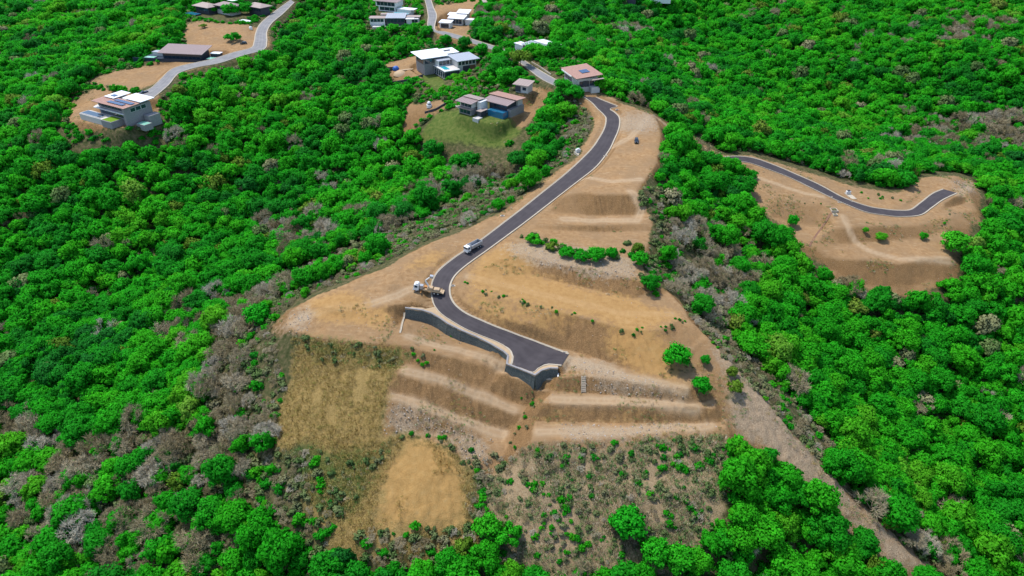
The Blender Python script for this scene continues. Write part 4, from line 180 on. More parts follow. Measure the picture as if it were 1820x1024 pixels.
def sampler(gx,gy,Z):
    def f(x,y):
        x=np.asarray(x,float); y=np.asarray(y,float)
        fx=np.clip((x-gx[0])/(gx[1]-gx[0]),0,len(gx)-1.001); fy=np.clip((y-gy[0])/(gy[1]-gy[0]),0,len(gy)-1.001)
        i=fx.astype(int); j=fy.astype(int); a=fx-i; b=fy-j
        return (Z[j,i]*(1-a)+Z[j,i+1]*a)*(1-b)+(Z[j+1,i]*(1-a)+Z[j+1,i+1]*a)*b
    return f

# ---------------------------------------------------------------- helpers
C=sc.collection
def link(name,me,parent=None,mat=None):
    o=bpy.data.objects.new(name,me); C.objects.link(o)
    if parent is not None: o.parent=parent
    if mat is not None and me is not None: me.materials.append(mat)
    return o
def mesh(name,verts,faces,smooth=False):
    me=bpy.data.meshes.new(name); me.from_pydata([tuple(map(float,v)) for v in verts],[],[tuple(f) for f in faces]); me.update()
    if smooth: me.shade_smooth()
    return me
def tag(o,label=None,cat=None,group=None,kind=None):
    if label: o['label']=label
    if cat: o['category']=cat
    if group: o['group']=group
    if kind: o['kind']=kind
    return o
class NT:
    def __init__(s,name):
        s.m=bpy.data.materials.new(name); s.m.use_nodes=True; s.t=s.m.node_tree; s.n=s.t.nodes; s.b=s.n['Principled BSDF']; s.out=s.n['Material Output']
    def new(s,t,**k):
        n=s.n.new(t)
        for a,b in k.items(): setattr(n,a,b)
        return n
    def l(s,a,b): s.t.links.new(a,b)
    def noise(s,scale,detail=4,rough=.55,vec=None,dist=0):
        n=s.new('ShaderNodeTexNoise'); n.inputs['Scale'].default_value=scale; n.inputs['Detail'].default_value=detail; n.inputs['Roughness'].default_value=rough; n.inputs['Distortion'].default_value=dist
        if vec is not None: s.l(vec,n.inputs['Vector'])
        return n.outputs[0]
    def ramp(s,x,stops):
        r=s.new('ShaderNodeValToRGB'); e=r.color_ramp.elements
        while len(e)<len(stops): e.new(.5)
        for q,(p_,c) in zip(e,stops): q.position=p_; q.color=(*c,1) if len(c)==3 else c
        s.l(x,r.inputs[0]); return r.outputs[0]
    def mix(s,f,a,b,mode='MIX'):
        m=s.new('ShaderNodeMix',data_type='RGBA',blend_type=mode)
        for v,i in ((f,0),(a,6),(b,7)):
            if isinstance(v,(int,float)): m.inputs[i].default_value=v
            elif isinstance(v,tuple): m.inputs[i].default_value=(*v,1)
            else: s.l(v,m.inputs[i])
        return m.outputs[2]
    def math(s,op,a,b=0.0,clamp=False):
        m=s.new('ShaderNodeMath',operation=op,use_clamp=clamp)
        for v,i in ((a,0),(b,1)):
            if isinstance(v,(int,float)): m.inputs[i].default_value=v
            else: s.l(v,m.inputs[i])
        return m.outputs[0]
    def coord(s,which='Object'): return s.new('ShaderNodeTexCoord').outputs[which]
    def geo(s): return s.new('ShaderNodeNewGeometry').outputs['Position']
    def bump(s,h,strength=.5,dist=.1):
        b=s.new('ShaderNodeBump'); b.inputs['Strength'].default_value=strength; b.inputs['Distance'].default_value=dist; s.l(h,b.inputs['Height']); s.l(b.outputs[0],s.b.inputs['Normal'])
    def col(s,c):
        if isinstance(c,tuple): s.b.inputs['Base Color'].default_value=(*c,1)
        else: s.l(c,s.b.inputs['Base Color'])
    def set(s,rough=.8,metal=0.0,spec=.3):
        s.b.inputs['Roughness'].default_value=rough; s.b.inputs['Metallic'].default_value=metal; s.b.inputs['Specular IOR Level'].default_value=spec

# ---------------------------------------------------------------- ground
gx,gy,Z,ground=build_terrain(D)
def axis(segs):
    out=[segs[0][0]]
    for a,b,st in segs:
        n=max(1,int(round((b-a)/st))); out+=list(a+(b-a)*(np.arange(n)+1)/n)
    return np.array(out)
ax=axis([(GX0,-260,6),(-260,-75,2.5),(-75,100,.5),(100,280,1.2),(280,GX1,6)])
ay=axis([(GY0,115,2),(115,255,.5),(255,420,1.1),(420,600,2.5),(600,GY1,6)])
X,Y=np.meshgrid(ax,ay)
Zm=ground(X,Y)
masks={}
for k in ('tan','orange','rock','dry','green','scrub','lawn'): masks[k]=np.zeros(X.shape)
wob=(fbm(X,Y,8,3,11)*7, fbm(X,Y,8,3,23)*7)
for k,poly in D['zones']:
    k='rock' if k=='path' else k
    masks[k]=np.maximum(masks[k],inpoly(X+wob[0],Y+wob[1],poly).astype(float))
# distance-free softening on the index grid
for k in masks: masks[k]=gauss(masks[k],2.6 if k in ('tan','lawn') else 6.0)
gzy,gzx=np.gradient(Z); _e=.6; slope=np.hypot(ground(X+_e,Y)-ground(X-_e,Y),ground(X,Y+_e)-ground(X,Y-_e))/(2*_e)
rough=np.clip(masks['tan']+masks['dry']+masks['scrub']+masks['rock'],0,1)
sl=np.clip((slope-.22)/.4,0,1)
Zm=Zm+rough*(fbm(X,Y,3.0,3,31)*(.07+.55*sl)+fbm(X,Y,1.2,3,37)*(.06+.55*sl)+fbm(X,Y,11,2,3)*.16)
# rills washed down the steep faces (ridged noise stretched along the fall line, which runs mostly towards y)
rill=1-np.abs(fbm(X+Y*.25,Y*.22,2.0,3,53))*5; Zm=Zm-rough*sl*np.clip(rill,0,1)*.65
Zm=Zm+masks['rock']*fbm(X,Y,1.3,2,41)*.45+masks['dry']*fbm(X,Y,2.2,2,43)*.5+masks['scrub']*fbm(X,Y,2.6,2,47)*.6
# keep the carriageways clear of the relief
wl=np.zeros(Z.shape); XX,YY=np.meshgrid(gx,gy)
for k in ('main','upper','left','spur'):
    wz=[np.zeros(Z.shape),np.zeros(Z.shape),np.full(Z.shape,1e9)]
    road_field(resample_road(D[k]),gx,gy,Z,wz,pad=1.6,blend=2.0); wl=np.maximum(wl,wz[1])
wr=sampler(gx,gy,wl)(X,Y); Zm=Zm*(1-wr)+(ground(X,Y))*wr
ny,nx=X.shape
vv=np.stack([X,Y,Zm],-1).reshape(-1,3)
ii=np.arange(nx*ny).reshape(ny,nx)
ff=np.stack([ii[:-1,:-1],ii[:-1,1:],ii[1:,1:],ii[1:,:-1]],-1).reshape(-1,4)
me=bpy.data.meshes.new('hillside'); me.vertices.add(len(vv)); me.vertices.foreach_set('co',vv.ravel().astype(np.float32))
me.loops.add(ff.size); me.loops.foreach_set('vertex_index',ff.ravel().astype(np.int32)); me.polygons.add(len(ff)); me.polygons.foreach_set('loop_start',np.arange(0,ff.size,4,dtype=np.int32)); me.update(calc_edges=True); me.shade_smooth()
def vcol(name,a,b,c):
    at=me.color_attributes.new(name,'FLOAT_COLOR','POINT'); d=np.ones((len(vv),4),np.float32)
    for i,q in enumerate((a,b,c)): d[:,i]=masks[q].ravel() if isinstance(q,str) else q.ravel()
    at.data.foreach_set('color',d.ravel())
track=np.zeros(X.shape)
for pl in D['tracks']:
    pl=[p_[:2] for p_ in densify([tuple(q)+(0,) for q in pl],4.0)]
    for a_,b_ in zip(pl[:-1],pl[1:]):
        x0,x1=min(a_[0],b_[0])-4,max(a_[0],b_[0])+4; y0,y1=min(a_[1],b_[1])-4,max(a_[1],b_[1])+4
        i0,i1=np.searchsorted(ax,x0),np.searchsorted(ax,x1); j0,j1=np.searchsorted(ay,y0),np.searchsorted(ay,y1)
        if i1<=i0 or j1<=j0: continue
        xx,yy=X[j0:j1,i0:i1]+wob[0][j0:j1,i0:i1]*.3,Y[j0:j1,i0:i1]+wob[1][j0:j1,i0:i1]*.3; ex,ey=b_[0]-a_[0],b_[1]-a_[1]; t_=np.clip(((xx-a_[0])*ex+(yy-a_[1])*ey)/(ex*ex+ey*ey+1e-9),0,1); dd=np.hypot(xx-a_[0]-t_*ex,yy-a_[1]-t_*ey)
        val=np.clip(1.6-dd/1.7,0,1)*.6+np.exp(-((dd-.95)/.38)**2)*.4; track[j0:j1,i0:i1]=np.maximum(track[j0:j1,i0:i1],val)
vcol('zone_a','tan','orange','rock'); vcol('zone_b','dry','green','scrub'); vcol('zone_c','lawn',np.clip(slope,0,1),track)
def ground_material():
    g=NT('hillside_soil'); pos=g.geo()
    n1=g.noise(.10,3,.6,pos); n2=g.noise(.55,4,.62,pos); n3=g.noise(2.8,4,.68,pos)
    def zone(nm):
        a=g.new('ShaderNodeVertexColor',layer_name=nm); s=g.new('ShaderNodeSeparateColor'); g.l(a.outputs[0],s.inputs[0]); return s.outputs
    A=zone('zone_a'); B=zone('zone_b'); Cc=zone('zone_c')
    def edge(m,k=1.3,gain=2.2): # noise-broken zone border
        t=g.math('ADD',m,g.math('MULTIPLY',g.math('SUBTRACT',n2,.5),k)); return g.math('MULTIPLY',g.math('SUBTRACT',t,.30),gain,True)
    litter=g.ramp(n2,[(.3,(.035,.05,.014)),(.5,(.085,.085,.035)),(.7,(.17,.125,.07))])
    tan=g.ramp(n2,[(.28,(.245,.142,.064)),(.5,(.34,.206,.098)),(.74,(.42,.275,.145))])
    tan=g.mix(g.ramp(n1,[(.36,(0,0,0)),(.64,(.8,.8,.8))]),tan,(.275,.18,.098))
    mp=g.new('ShaderNodeMapping'); mp.inputs['Scale'].default_value=(.16,1.1,1); mp.inputs['Rotation'].default_value=(0,0,.28); g.l(pos,mp.inputs[0]); n5=g.noise(1.1,3,.6,mp.outputs[0])
    tan=g.mix(g.math('MULTIPLY',g.ramp(n5,[(.5,(0,0,0)),(.66,(1,1,1))]),.45),tan,(.30,.19,.095)); tan=g.mix(g.math('MULTIPLY',g.ramp(n5,[(.30,(1,1,1)),(.42,(0,0,0))]),.4),tan,(.46,.335,.20))
    # steep cut faces: darker ochre subsoil, with their shade also painted into the colour
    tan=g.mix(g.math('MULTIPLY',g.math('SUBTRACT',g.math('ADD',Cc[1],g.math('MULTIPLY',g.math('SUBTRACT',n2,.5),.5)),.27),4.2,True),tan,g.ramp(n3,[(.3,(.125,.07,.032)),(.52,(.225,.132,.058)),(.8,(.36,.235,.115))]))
    tan=g.mix(g.math('MULTIPLY',Cc[2],.68),tan,g.mix(n3,(.43,.31,.19),(.50,.38,.25)))
    orange=g.ramp(n2,[(.3,(.36,.20,.066)),(.6,(.43,.255,.092)),(.8,(.44,.285,.125))])
    rock=g.ramp(n3,[(.32,(.22,.165,.11)),(.5,(.35,.275,.19)),(.64,(.45,.365,.265)),(.78,(.57,.49,.39))])
    dry=g.ramp(n3,[(.3,(.14,.10,.03)),(.5,(.28,.195,.07)),(.75,(.38,.275,.12))])
    green=g.ramp(n3,[(.3,(.03,.06,.012)),(.7,(.13,.15,.04))])
    scrub=g.ramp(n3,[(.3,(.17,.125,.07)),(.5,(.29,.21,.12)),(.7,(.38,.295,.19))])
    lawn=g.ramp(n2,[(.3,(.05,.10,.015)),(.7,(.15,.17,.045))])
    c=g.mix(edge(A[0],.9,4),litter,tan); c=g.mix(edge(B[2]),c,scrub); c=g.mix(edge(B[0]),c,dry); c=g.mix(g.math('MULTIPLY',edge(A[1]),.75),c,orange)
    c=g.mix(g.math('MULTIPLY',edge(A[2]),.7),c,rock); c=g.mix(g.math('MULTIPLY',edge(B[1]),.85),c,green); c=g.mix(edge(Cc[0]),c,lawn)
    g.col(c); g.set(.95,0,.1)
    g.bump(n3,.9,.4)
    return g.m
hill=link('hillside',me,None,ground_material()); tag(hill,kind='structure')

# ---------------------------------------------------------------- roads
def mat_asphalt(name,c0,c1):
    g=NT(name); pos=g.geo(); n=g.noise(.25,5,.6,pos); n2=g.noise(6,3,.6,pos)
    c=g.mix(g.ramp(n,[(.35,(0,0,0)),(.7,(1,1,1))]),c0,c1)
    at=g.new('ShaderNodeAttribute',attribute_name='across'); t=at.outputs['Fac']   # 0 and 1 at the kerbs
    wv=g.math('ABSOLUTE',g.math('SINE',g.math('MULTIPLY',t,4*math.pi)))
    c=g.mix(g.math('MULTIPLY',g.math('POWER',wv,3.0),.12),c,tuple(min(1,q*1.7) for q in c1))
    ed=g.math('ABSOLUTE',g.math('SUBTRACT',t,.5)); dust=g.math('MULTIPLY',g.math('SUBTRACT',g.math('ADD',ed,g.math('MULTIPLY',g.math('SUBTRACT',g.noise(.5,4,.65,pos),.5),.5)),.43),3.0,True)
    c=g.mix(g.math('MULTIPLY',dust,.75),c,(.25,.19,.125))
    g.col(c); g.set(.8,0,.3); g.bump(n2,.25,.03); return g.m
M={}
M['asphalt']=mat_asphalt('fresh_asphalt',(.040,.034,.038),(.060,.052,.056))
M['old_asphalt']=mat_asphalt('weathered_asphalt',(.16,.16,.165),(.24,.235,.235))
def mat_conc(name,a,b,sc_=.8):
    g=NT(name); pos=g.geo(); n=g.noise(sc_,5,.65,pos); g.col(g.mix(n,a,b)); g.set(.85,0,.25); g.bump(g.noise(8,3,.6,pos),.2,.02); return g.m
M['concrete']=mat_conc('pale_concrete',(.34,.295,.225),(.54,.475,.375))
def strip(name,pairs,mat,parent=None):
    v=[];f=[]
    for a,b in pairs: v+= [a,b]
    for i in range(len(pairs)-1): f.append((2*i,2*i+1,2*i+3,2*i+2))
    return link(name,mesh(name,v,f),parent,mat)
def offs(line,d):
    out=[];n=len(line)
    for i,q in enumerate(line):
        a=line[max(i-1,0)]; b=line[min(i+1,n-1)]; tx,ty=b[0]-a[0],b[1]-a[1]; L=math.hypot(tx,ty) or 1
        out.append((q[0]-ty/L*d,q[1]+tx/L*d,q[2]))
    return out
def kerb(line,side,parent,w=.34,h=.14,gut=.45,name='kerb'):
    # profile swept along an edge line: gutter pan then raised kerb; side=+1 is left of travel
    prof=[(-gut,.012),(0.0,.012),(0.02,h),(w,h),(w,-.5)]
    rows=[offs(line,side*o) for o,_ in prof]
    v=[];f=[];k=len(prof)
    for i in range(len(line)):
        for r,(o,hh) in zip(rows,prof): v.append((r[i][0],r[i][1],r[i][2]+hh))
    for i in range(len(line)-1):
        for j in range(k-1): f.append((i*k+j,i*k+j+1,(i+1)*k+j+1,(i+1)*k+j))
    return link(name,mesh(name,v,f),parent,M['concrete'])
def road(name,key,mat,gut=.34,kw=.28,lspan=None,rspan=None):
    R=resample_road(D[key],1.2)
    Lp=[(r[0],r[1],r[4]) for r in R]; Rp=[(r[2],r[3],r[4]) for r in R]
    # direction of travel: entry order; R is to the traveller's left or right depending on data
    nc=9; v=[];f=[]
    for a,b in zip(Lp,Rp):
        for k in range(nc):
            t=k/(nc-1); v.append((a[0]+(b[0]-a[0])*t,a[1]+(b[1]-a[1])*t,a[2]+.05*math.sin(math.pi*t)))
    for i in range(len(R)-1):
        for k in range(nc-1): f.append((i*nc+k,i*nc+k+1,(i+1)*nc+k+1,(i+1)*nc+k))
    me_=mesh(name,v,f,True); aa=me_.attributes.new('across','FLOAT','POINT'); aa.data.foreach_set('value',np.tile(np.arange(nc)/(nc-1),len(R)).astype(np.float32))
    o=link(name,me_,None,mat); tag(o,kind='structure')
    i=len(R)//2; t=(Lp[i+1][0]-Lp[i][0],Lp[i+1][1]-Lp[i][1]); c=(Rp[i][0]-Lp[i][0],Rp[i][1]-Lp[i][1]); cr=t[0]*c[1]-t[1]*c[0]
    sL=-1 if cr>0 else 1
    n=len(R)
    for a,b in (lspan or [(0,1)]): kerb(Lp[int(a*n):int(b*n)],sL,o,kw,gut=gut)
    for a,b in (rspan or [(0,1)]): kerb(Rp[int(a*n):int(b*n)],-sL,o,kw,gut=gut)
    return o,R
road('ridge_road','main',M['asphalt'])
road('village_road','upper',M['old_asphalt'],.3,.3)
road('hill_road','left',M['old_asphalt'],.3,.4)
road('spur_road','spur',M['asphalt'])
# ---------------------------------------------------------------- vegetation
sc.cycles.max_bounces=4; sc.cycles.diffuse_bounces=2; sc.cycles.glossy_bounces=2; sc.cycles.transmission_bounces=2; sc.cycles.caustics_reflective=False; sc.cycles.caustics_refractive=False
rng=np.random.default_rng(7)
def leaf_material(name,stops,transl=.25):
    g=NT(name); oi=g.new('ShaderNodeObjectInfo')
    big=g.noise(.016,2,.5,oi.outputs['Location']); 
    f=g.math('ADD',g.math('MULTIPLY',oi.outputs['Random'],.5),g.math('MULTIPLY',g.math('SUBTRACT',big,.29),1.25))
    c=g.ramp(f,stops)
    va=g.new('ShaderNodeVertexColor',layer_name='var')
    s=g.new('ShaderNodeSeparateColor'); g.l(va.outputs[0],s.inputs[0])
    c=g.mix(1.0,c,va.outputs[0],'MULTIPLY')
    g.col(c); g.set(.75,0,.08)
    tr=g.new('ShaderNodeBsdfTranslucent'); g.l(c,tr.inputs[0]); ms=g.new('ShaderNodeMixShader'); ms.inputs[0].default_value=transl
    g.l(g.b.outputs[0],ms.inputs[1]); g.l(tr.outputs[0],ms.inputs[2]); g.l(ms.outputs[0],g.out.inputs[0]); return g.m
M['leaf']=leaf_material('green_leaves',[(.08,(.018,.20,.028)),(.28,(.018,.30,.017)),(.5,(.028,.40,.014)),(.72,(.055,.47,.014)),(.9,(.12,.47,.02)),(1,(.22,.42,.06))],.5)
M['leaf_b']=leaf_material('bright_leaves',[(.1,(.012,.27,.011)),(.5,(.018,.36,.011)),(.9,(.05,.42,.013))])
M['leaf_y']=leaf_material('olive_leaves',[(.1,(.08,.18,.015)),(.5,(.12,.24,.02)),(.9,(.17,.25,.04))])
M['leaf_s']=leaf_material('scrub_leaves',[(.1,(.07,.16,.04)),(.4,(.14,.22,.07)),(.7,(.23,.25,.12)),(1,(.30,.27,.17))])
g=NT('grey_twigs'); oi=g.new('ShaderNodeObjectInfo'); g.col(g.ramp(oi.outputs['Random'],[(0,(.27,.22,.12)),(.35,(.36,.30,.18)),(.7,(.42,.36,.24)),(1,(.50,.46,.37))])); g.set(.9,0,.1); M['twig']=g.m
g=NT('bark'); g.col(g.mix(g.noise(2,3),(.10,.075,.05),(.20,.16,.12))); g.set(.9,0,.1); M['bark']=g.m
g=NT('dry_blades'); oi=g.new('ShaderNodeObjectInfo'); g.col(g.ramp(oi.outputs['Random'],[(0,(.27,.23,.065)),(.45,(.42,.33,.12)),(.8,(.52,.42,.19)),(1,(.25,.28,.07))])); g.set(.9,0,.1); M['straw']=g.m
g=NT('grey_green_scrub'); oi=g.new('ShaderNodeObjectInfo'); g.col(g.ramp(oi.outputs['Random'],[(0,(.05,.22,.04)),(.3,(.10,.26,.07)),(.6,(.22,.29,.14)),(.85,(.40,.36,.24)),(1,(.52,.46,.36))])); g.set(.9,0,.1); M['scrubtuft']=g.m
def np_mesh(name,V,Fq,mat,normals=None,var=None):
    me=bpy.data.meshes.new(name); V=np.asarray(V,np.float32); Fq=np.asarray(Fq,np.int32); k=Fq.shape[1]
    me.vertices.add(len(V)); me.vertices.foreach_set('co',V.ravel()); me.loops.add(Fq.size); me.loops.foreach_set('vertex_index',Fq.ravel())
    me.polygons.add(len(Fq)); me.polygons.foreach_set('loop_start',np.arange(0,Fq.size,k,dtype=np.int32)); me.update(calc_edges=True); me.shade_smooth()
    if var is not None:
        at=me.color_attributes.new('var','FLOAT_COLOR','POINT'); d=np.ones((len(V),4),np.float32); d[:,:3]=np.asarray(var)[:,None] if np.ndim(var)==1 else var; at.data.foreach_set('color',d.ravel())
    if normals is not None: me.normals_split_custom_set_from_vertices([tuple(n) for n in np.asarray(normals,float)])
    me.materials.append(mat); return me
def unit(a): return a/np.maximum(np.linalg.norm(a,axis=-1,keepdims=True),1e-9)
def icos(sub):
    bm=bmesh.new(); bmesh.ops.create_icosphere(bm,subdivisions=sub,radius=1); v=np.array([q.co[:] for q in bm.verts]); f=np.array([[q.index for q in fc.verts] for fc in bm.faces]); bm.free(); return v,f
ICO1=icos(1); ICO2=icos(2)
def crown_mesh(name,seed,shape,nleaf,leaf,mat):
    # unit crown: radius 1, from z=0 (underside) to about z=shape height; lobed volume of leaf faces
    r=np.random.default_rng(seed)
    hz={'round':1.15,'umbrella':.7,'tall':1.55,'bush':.95}[shape]
    nl={'round':36,'umbrella':30,'tall':32,'bush':16}[shape]
    cs=[];rs=[]
    t=0
    while len(cs)<nl and t<900:
        t+=1
        a=r.uniform(0,2*math.pi); q=math.sqrt(r.uniform(0,1)); h=r.uniform(.12,.92)
        prof=math.sqrt(max(.05,1-((h-.32)/.74)**2)) if shape!='umbrella' else math.sqrt(max(.05,1-(h*.85)**2))
        rr=r.uniform(.15,.36)*(.9 if shape!='umbrella' else .8)
        c=np.array([math.cos(a)*q*(prof-rr*.6),math.sin(a)*q*(prof-rr*.6),h*hz*.9])
        if all(np.linalg.norm(c-d)>.16 for d in cs): cs.append(c); rs.append(rr)
    cs=np.array(cs); rs=np.array(rs)
    V=[];Fq=[];N=[];W=[]
    area=rs**2; cnt=(nleaf*area/area.sum()).astype(int)
    ctr=np.array([0,0,hz*.35])
    for i,(c,rr,n) in enumerate(zip(cs,rs,cnt)):
        d=unit(r.normal(size=(n*2,3))); d=d[d[:,2]>-.55][:n]
        bump=1+.16*np.sin(d[:,0]*7+seed)*np.sin(d[:,1]*7+i)+r.normal(size=len(d))*.2
        bump=bump+np.where(r.uniform(size=len(d))<.14,r.uniform(.1,.5,len(d)),0)
        p=c+d*rr*bump[:,None]*np.array([1,1,.92])
        inside=np.zeros(len(p),bool)
        for j,(c2,r2) in enumerate(zip(cs,rs)):
            if j!=i: inside|=(np.linalg.norm(p-c2,axis=1)<r2*.86)
        p=p[~inside]; d=d[~inside]
        if not len(p): continue
        nn=unit(d+r.normal(size=d.shape)*.55); 
        tx=unit(np.cross(nn,r.normal(size=d.shape))); ty=np.cross(nn,tx)
        s=(leaf*r.uniform(.6,1.35,len(p)))[:,None]
        sh=unit(.6*d+.45*unit(p-ctr)+r.normal(size=d.shape)*.16+np.array([0,0,.35]))
        b=len(V) and sum(len(q) for q in V)
        quad=np.stack([p-tx*s,p-ty*s*.7,p+tx*s,p+ty*s*.7],1).reshape(-1,3)
        V.append(quad); N.append(np.repeat(sh,4,0)); k=np.arange(len(p))*4+b
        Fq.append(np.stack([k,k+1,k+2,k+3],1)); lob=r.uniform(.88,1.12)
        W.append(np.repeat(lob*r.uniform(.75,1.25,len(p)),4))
    # inner leaf mass of each lobe (faceted, slightly smaller)
    v0,f0=ICO1
    for c,rr in zip(cs,rs):
        b=sum(len(q) for q in V); vv_=v0*rr*.8*(1+.12*r.normal(size=(len(v0),1)))*np.array([1,1,.9])+c
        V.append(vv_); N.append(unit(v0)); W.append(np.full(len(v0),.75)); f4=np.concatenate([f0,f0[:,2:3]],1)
        Fq.append(None); Fq[-1]=('tri',f0+b)
    VV=np.concatenate(V); NN=np.concatenate(N); WW=np.concatenate(W)
    quads=np.concatenate([q for q in Fq if not isinstance(q,tuple)]); tris=np.concatenate([q[1] for q in Fq if isinstance(q,tuple)])
    me=bpy.data.meshes.new(name); me.vertices.add(len(VV)); me.vertices.foreach_set('co',VV.astype(np.float32).ravel())
    lp=np.concatenate([quads.ravel(),tris.ravel()]).astype(np.int32); me.loops.add(len(lp)); me.loops.foreach_set('vertex_index',lp)
    st=np.concatenate([np.arange(len(quads))*4,len(quads)*4+np.arange(len(tris))*3]).astype(np.int32); me.polygons.add(len(st)); me.polygons.foreach_set('loop_start',st); me.update(calc_edges=True); me.shade_smooth()
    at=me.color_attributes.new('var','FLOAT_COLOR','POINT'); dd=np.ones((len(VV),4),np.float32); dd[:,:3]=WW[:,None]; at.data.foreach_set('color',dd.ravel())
    me.normals_split_custom_set_from_vertices([tuple(q) for q in NN])
    me.materials.append(mat); return me
def tube_pts(path,rad,n=5):
    path=np.asarray(path,float); V=[];Fq=[]
    for i,p_ in enumerate(path):
        a=path[max(i-1,0)];b=path[min(i+1,len(path)-1)]; t=unit(b-a); u=unit(np.cross(t,[.3,.9,.2])); w_=np.cross(t,u)
        for k in range(n):
            an=2*math.pi*k/n; V.append(p_+rad[i]*(math.cos(an)*u+math.sin(an)*w_))
    for i in range(len(path)-1):
        for k in range(n): Fq.append((i*n+k,i*n+(k+1)%n,(i+1)*n+(k+1)%n,(i+1)*n+k))
    return np.array(V),np.array(Fq)
def join_tubes(name,tubes,mat):
    V=[];Fq=[];b=0
    for v,f in tubes: V.append(v);Fq.append(f+b);b+=len(v)
    return np_mesh(name,np.concatenate(V),np.concatenate(Fq),mat)
def trunk_mesh(name,seed):
    # unit: height 1 to the crown underside, limbs spreading above
    r=np.random.default_rng(seed); T=[tube_pts([(0,0,-.3),(.02,0,.4),(.0,.03,1.0),(0,0,1.35)],[.07,.05,.042,.02],6)]
    for k in range(5):
        a=2*math.pi*k/5+r.uniform(-.4,.4); q=r.uniform(.5,.8); T.append(tube_pts([(0,0,.75+.06*k),(math.cos(a)*q*.5,math.sin(a)*q*.5,1.15),(math.cos(a)*q,math.sin(a)*q,1.5)],[.035,.025,.008],4))
    return join_tubes(name,T,M['bark'])
def bare_mesh(name,seed,ntw):
    # leafless crown: radius 1, height ~1.3; forked limbs ending in sprays of fine twigs
    r=np.random.default_rng(seed); T=[]; tips=[]
    def grow(p,d,L,rad,lev):
        q=p+d*L; T.append(tube_pts([p,(p+q)/2+r.normal(size=3)*L*.06,q],[rad,rad*.8,rad*.6],4))
        if lev==0: tips.append((q,d)); return
        for k in range(3 if lev>1 else 3):
            nd=unit(d+r.normal(size=3)*.55+np.array([0,0,.12])); grow(q,nd,L*r.uniform(.62,.82),rad*.58,lev-1)
    for k in range(4):
        a=2*math.pi*k/4+r.uniform(-.4,.4); grow(np.array([0,0,.02]),unit(np.array([math.cos(a)*.75,math.sin(a)*.75,.75])),.44,.03,3)
    V=[];Fq=[];b=0
    per=max(2,ntw//len(tips))
    for q,d in tips:
        for k in range(per):
            nd=unit(d*.6+r.normal(size=3)*.6+np.array([0,0,.2])); L=r.uniform(.1,.32); s=unit(np.cross(nd,r.normal(size=3)))*.012
            o=q+r.normal(size=3)*.05
            V+=[o-s,o+s,o+nd*L+s*.3,o+nd*L-s*.3]; Fq.append((b,b+1,b+2,b+3)); b+=4
    T.append((np.array(V),np.array(Fq)))
    return join_tubes(name,T,M['twig'])
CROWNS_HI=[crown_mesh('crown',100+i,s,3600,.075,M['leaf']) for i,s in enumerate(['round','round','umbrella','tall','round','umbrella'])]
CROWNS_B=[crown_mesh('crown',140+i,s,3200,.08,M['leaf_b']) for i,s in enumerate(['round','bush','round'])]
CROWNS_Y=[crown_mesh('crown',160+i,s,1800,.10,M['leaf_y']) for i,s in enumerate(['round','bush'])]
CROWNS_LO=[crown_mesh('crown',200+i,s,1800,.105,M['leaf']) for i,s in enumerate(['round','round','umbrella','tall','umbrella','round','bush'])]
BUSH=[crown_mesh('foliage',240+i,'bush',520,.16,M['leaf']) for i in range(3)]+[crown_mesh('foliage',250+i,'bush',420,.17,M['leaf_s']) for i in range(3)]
TRUNKS=[trunk_mesh('trunk',300+i) for i in range(3)]
BARES=[bare_mesh('branches',400+i,1600) for i in range(5)]
def gz(x,y): return float(ground(x,y))
def make_tree(name,x,y,r,h,crown,label,group=None,cat='tree',rot=0,hz=1.15):
    e=bpy.data.objects.new(name,None); C.objects.link(e); e.location=(x,y,gz(x,y)-.1); e.rotation_euler=(0,0,rot); e.empty_display_size=.5
    t=link('trunk',random.choice(TRUNKS),e); th=max(.4,h*.38); t.scale=(r*.55,r*.55,th)
    c=link('crown',crown,e); c.location=(0,0,th*.8); c.scale=(r,r,(h-th*.8)/hz)
    tag(e,label,cat,group); return e
random.seed(3)
single=[]
for x,y,r,h,k,l in D['trees']:
    cr=(random.choice(CROWNS_HI[:2]),random.choice(CROWNS_B),random.choice(CROWNS_Y))[k]
    make_tree('broadleaf_tree' if h>4 else 'small_tree',x,y,r,h,cr,l,None,'tree',random.uniform(0,6.28)); single.append((x,y,r))
# forest: jittered cells, kept clear of graded ground, roads and buildings
cp_,sp_=math.cos(math.radians(33)),math.sin(math.radians(33))
def in_view(x,y,z,mg=160):
    z=z-135; f=y*cp_-z*sp_; t=y*sp_+z*cp_
    u=910+1230*x/f; v=512-1230*t/f
    return (u>-mg)&(u<1820+mg)&(v>-mg*.5)&(v<1024+mg),u,v,np.sqrt(x*x+y*y+z*z)
def scatter(step,seed,jit=.85):
    r=np.random.default_rng(seed); xs=np.arange(GX0+10,GX1-10,step); ys=np.arange(60,GY1-10,step)
    a,b=np.meshgrid(xs,ys); a=a+r.uniform(-jit/2,jit/2,a.shape)*step; b=b+r.uniform(-jit/2,jit/2,b.shape)*step
    a[::2]+=step/2
    return a.ravel(),b.ravel()
def inany(x,y,polys):
    m=np.zeros(x.shape,bool)
    for pl in polys: m|=inpoly(x,y,pl)
    return m
wroad=sampler(gx,gy,wl)
E0=[tuple(q) for q in D['earth'][0]]
def left_brow(x,y,d):   # strip just outside the cleared ridge on its left flank
    m=np.zeros(np.shape(x),bool)
    for dx_,dy_ in ((d,0),(d*.6,0),(d*.75,-d*.66),(d*.9,-d*.3),(d*.4,-d*.35)): m|=inpoly(x+dx_,y+dy_,E0)
    return m&~inpoly(x,y,E0)&(np.asarray(y)>165)
